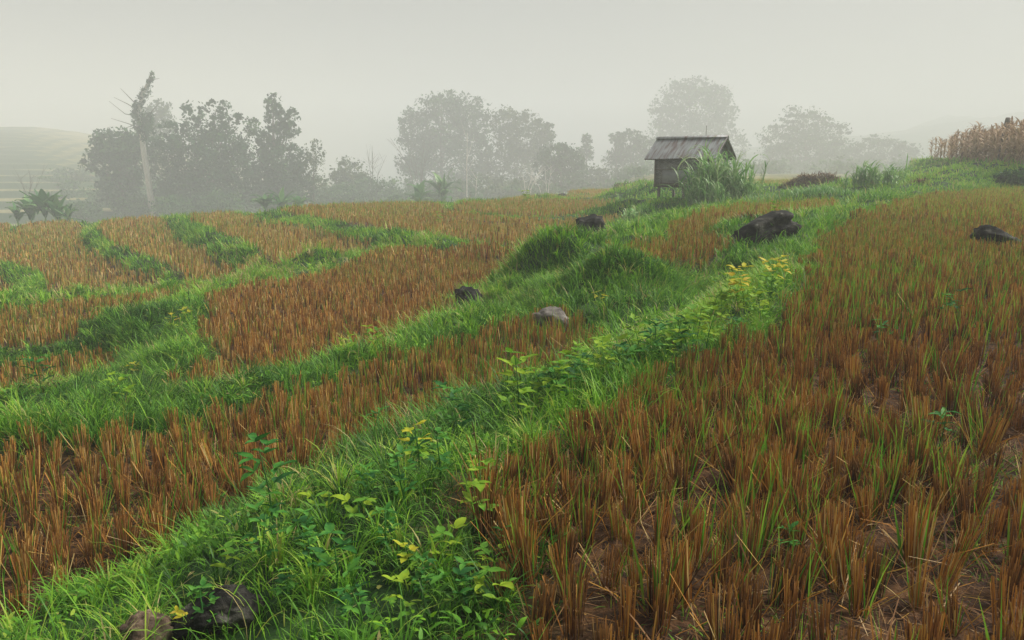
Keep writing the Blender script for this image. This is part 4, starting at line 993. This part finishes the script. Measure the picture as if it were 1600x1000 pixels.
# ------------------------------------------------------------------ broad-leaved weeds on the banks
def weed(h, nl, ls, leafm, n_top=0, lean=0.15, wide=0.62):
    root = empty('leafy_weed', (0, 0, 0)); a0 = random.random() * 6.28
    e = Vector((math.cos(a0) * lean * h, math.sin(a0) * lean * h, h))
    MB().tube([(0, 0, -0.04), tuple(e * 0.5 + Vector((0.01, 0, 0.02 * h))), tuple(e)], [0.004, 0.0032, 0.002], 5).build('stem', M['leaf'], root)
    nl = int(nl * 1.3)
    for i in range(nl):
        t = 0.25 + 0.75 * (i + 1) / nl
        a = i * 2.4 + random.gauss(0, 0.4)
        pet = Vector((math.cos(a), math.sin(a), 0.6)) * ls * random.uniform(0.25, 0.6)
        base = e * t + pet
        Vs, Qs = [], []
        for j, da in enumerate((0, 1.3, -1.3) if i < nl - 1 else (0, 2.1, 4.2)):
            L = ls * random.uniform(0.55, 0.95) * (1 if j == 0 else 0.8)
            V, Q, va, al = blades(np.array([base]), np.array([a + da]), np.array([L]), np.array([random.uniform(0.8, 1.6)]), np.array([random.uniform(0.3, 1.2)]), np.array([L * wide]), 5, np.array([random.random()]), np.array([random.gauss(0, 0.5)]), 0.05, 0.38)
            V = V.reshape(-1, 2, 3); V[0] = V[0].mean(0) + (V[0] - V[0].mean(0)) * 0.3
            mid = V.mean(1, keepdims=True); mid[:, :, 2] -= 0.07 * L
            Vs.append(np.concatenate([V[:, :1], mid, V[:, 1:]], 1).reshape(-1, 3))
            Qs += [[c + 18 * j for c in q] for m in range(5) for q in ((3*m, 3*m+1, 3*m+4, 3*m+3), (3*m+1, 3*m+2, 3*m+5, 3*m+4))]
        Vs = np.concatenate(Vs)
        yl = leafm if not (leafm == 'yleaf' and t < 0.6) else 'limeleaf'
        make_mesh('leaf', Vs, Qs, None, {'vary': np.full(len(Vs), random.random())}, M[yl], True, root)
    return root
# base pixel, height, leaves, leaf length, material, label
WD = [(655,745,0.26,7,0.075,'yleaf','yellow leaved bean plant alone on the grassy bank above the white tufts'),
 (430,840,0.40,8,0.12,'leaf','tall stemmed green weed with long leaves at the edge of the strip field'),
 (525,930,0.22,6,0.10,'leaf','weed with broad rounded grey-green leaves low on the bank'),
 (638,905,0.14,4,0.055,'yleaf','small bright yellow leaved plant in the middle of the lower bank'),
 (745,850,0.34,8,0.075,'limeleaf','lime leaved vine climbing beside the right stubble rows'),
 (770,790,0.20,5,0.075,'limeleaf','lime leaved sprout between the vine and the tall bean plant'),
 (810,680,0.50,12,0.11,'limeleaf','tall lime green bean plant on the bank crest'),
 (720,700,0.36,9,0.10,'leaf','green weed left of the tall lime bean plant'),
 (600,690,0.25,7,0.09,'leaf','green weed at the upper edge of the strip field by the bank'),
 (400,900,0.26,8,0.08,'leaf','green weed beside the lichen spotted rock'),
 (800,880,0.14,5,0.06,'leaf','low green weed at the foot of the nearest right stubble'),
 (628,985,0.16,4,0.06,'limeleaf','lime leaved plant at the bottom edge of the bank'),
 (295,1000,0.10,3,0.05,'yleaf','tiny yellow leaved plant beside the brown mottled rock'),
 (570,1000,0.18,5,0.06,'leaf','pale green weed at the bottom of the lower bank'),
 (940,610,0.34,8,0.10,'limeleaf','lime leaved bean plant on the crest right of the tall one'),
 (905,630,0.30,9,0.10,'leaf','leafy green weed between the two crest bean plants'),
 (1010,580,0.30,9,0.11,'leaf','leafy green weed on the crest below the gully'),
 (1050,560,0.34,9,0.12,'limeleaf','lime leaved weed on the crest below the gully'),
 (1085,545,0.34,9,0.12,'limeleaf','lime leaved weed left of the yellow bean plants'),
 (1140,505,0.40,10,0.12,'yleaf','yellow bean plant leftmost in the bright patch on the crest'),
 (1165,500,0.48,11,0.13,'yleaf','taller yellow bean plant in the bright patch on the crest'),
 (1190,515,0.34,8,0.12,'limeleaf','lime bean plant in front of the bright yellow patch'),
 (1205,475,0.45,9,0.13,'yleaf','pale yellow bean plant near the upper field edge'),
 (1228,468,0.45,9,0.12,'yleaf','pale yellow drooping bean plant outermost beside the upper field'),
 (1120,470,0.3,7,0.11,'limeleaf','lime leaved weed behind the bright yellow patch'),
 (932,490,0.25,6,0.10,'yleaf','yellow plant on the face of the grassy mound'),
 (268,525,0.3,6,0.11,'yleaf','yellow plant on the left bank top'),
 (292,505,0.25,5,0.10,'yleaf','yellow plant at the left bank corner by the large orange field'),
 (212,595,0.2,5,0.09,'yleaf','yellow plant low on the left bank'),
 (200,640,0.3,9,0.10,'limeleaf','lime leaved weed at the foot of the left bank'),
 (65,615,0.35,7,0.12,'leaf','green weed in the small dark stubble plot on the left'),
 (540,570,0.28,7,0.10,'limeleaf','lime leaved weed where the middle bund crosses the stubble'),
 (590,555,0.3,8,0.11,'limeleaf','brighter lime weed right along the middle bund'),
 (1205,355,0.45,8,0.14,'limeleaf','lime leaved plant growing behind the slanted boulder'),
 (1475,510,0.3,7,0.11,'leaf','green weed among the stubble of the upper right field'),
 (1380,545,0.22,6,0.09,'leaf','green weed left of the other weed in the upper right field'),
 (1465,700,0.2,5,0.09,'leaf','green weed in the right field near the right margin'),
 (1225,880,0.14,5,0.06,'leaf','small green weed between stubble clumps near the camera'),
 (685,355,0.5,8,0.18,'limeleaf','lime plant on the bund behind the large orange field'),
 (825,322,0.8,12,0.3,'limeleaf','lone upright lime shrub in the far green field')]
for u, v, h, nl, ls, mt, lb in WD:
    p = hit(u, v); r_ = weed(h, nl, ls, mt, wide=0.66 if mt != 'leaf' else 0.5, lean=0.2); r_.location = p
    tag(r_, lb, 'weed')

lw = [weed(0.16, 7, 0.07, 'leaf', wide=0.5, lean=0.3), weed(0.22, 8, 0.06, 'leaf', wide=0.6, lean=0.2), weed(0.12, 5, 0.08, 'limeleaf', wide=0.55, lean=0.3)]
for i, (u, v) in enumerate([(440,955),(495,905),(560,840),(585,790),(640,800),(690,885),(720,960),(660,955),(500,815),(545,985),(690,760),(760,905),(470,870),(610,880),(365,905),(640,735),(330,1000),(780,960)]):
    o = lw[i] if i < 3 else copy_tree(lw[i % 3])
    o.location = hit(u, v); o.rotation_euler = (0, 0, random.random() * 6.28); sc_ = random.uniform(0.75, 1.2); o.scale = (sc_, sc_, sc_)
    tag(o, 'low leafy weed half sunk in the dewy grass of the lower bank', 'weed', 'leafy weeds of the lower bank')

cw = [weed(0.26, 8, 0.09, 'limeleaf', wide=0.66, lean=0.25), weed(0.2, 7, 0.09, 'leaf', wide=0.62, lean=0.3), weed(0.3, 9, 0.085, 'limeleaf', wide=0.6, lean=0.2)]
for i, (u, v) in enumerate([(850,650),(875,640),(915,605),(955,590),(980,605),(1000,565),(1035,580),(1065,545),(1100,560),(1125,525),(1150,540),(1175,505),(1110,510),(1075,570),(1195,490),(890,615),(1020,550),(1140,480)]):
    o = cw[i] if i < 3 else copy_tree(cw[i % 3])
    o.location = hit(u, v); o.rotation_euler = (0, 0, random.random() * 6.28); sc_ = random.uniform(0.8, 1.3); o.scale = (sc_, sc_, sc_)
    tag(o, 'bright green leafy weed in the strip of fresh growth along the bank crest', 'weed', 'leafy weeds of the bank crest')

# ------------------------------------------------------------------ haze
hm = bpy.data.materials.new('haze'); hm.use_nodes = True
hn = hm.node_tree; hn.nodes.clear()
ho = hn.nodes.new('ShaderNodeOutputMaterial'); pv = hn.nodes.new('ShaderNodeVolumePrincipled')
pv.inputs['Color'].default_value = (0.955, 0.967, 0.968, 1); pv.inputs['Density'].default_value = 0.0036; pv.inputs['Anisotropy'].default_value = 0.0
hn.links.new(pv.outputs[0], ho.inputs['Volume'])
hb = MB().box((0, 430, 31), (1640, 980, 88)).build('haze', hm)
tag(hb, kind='stuff')
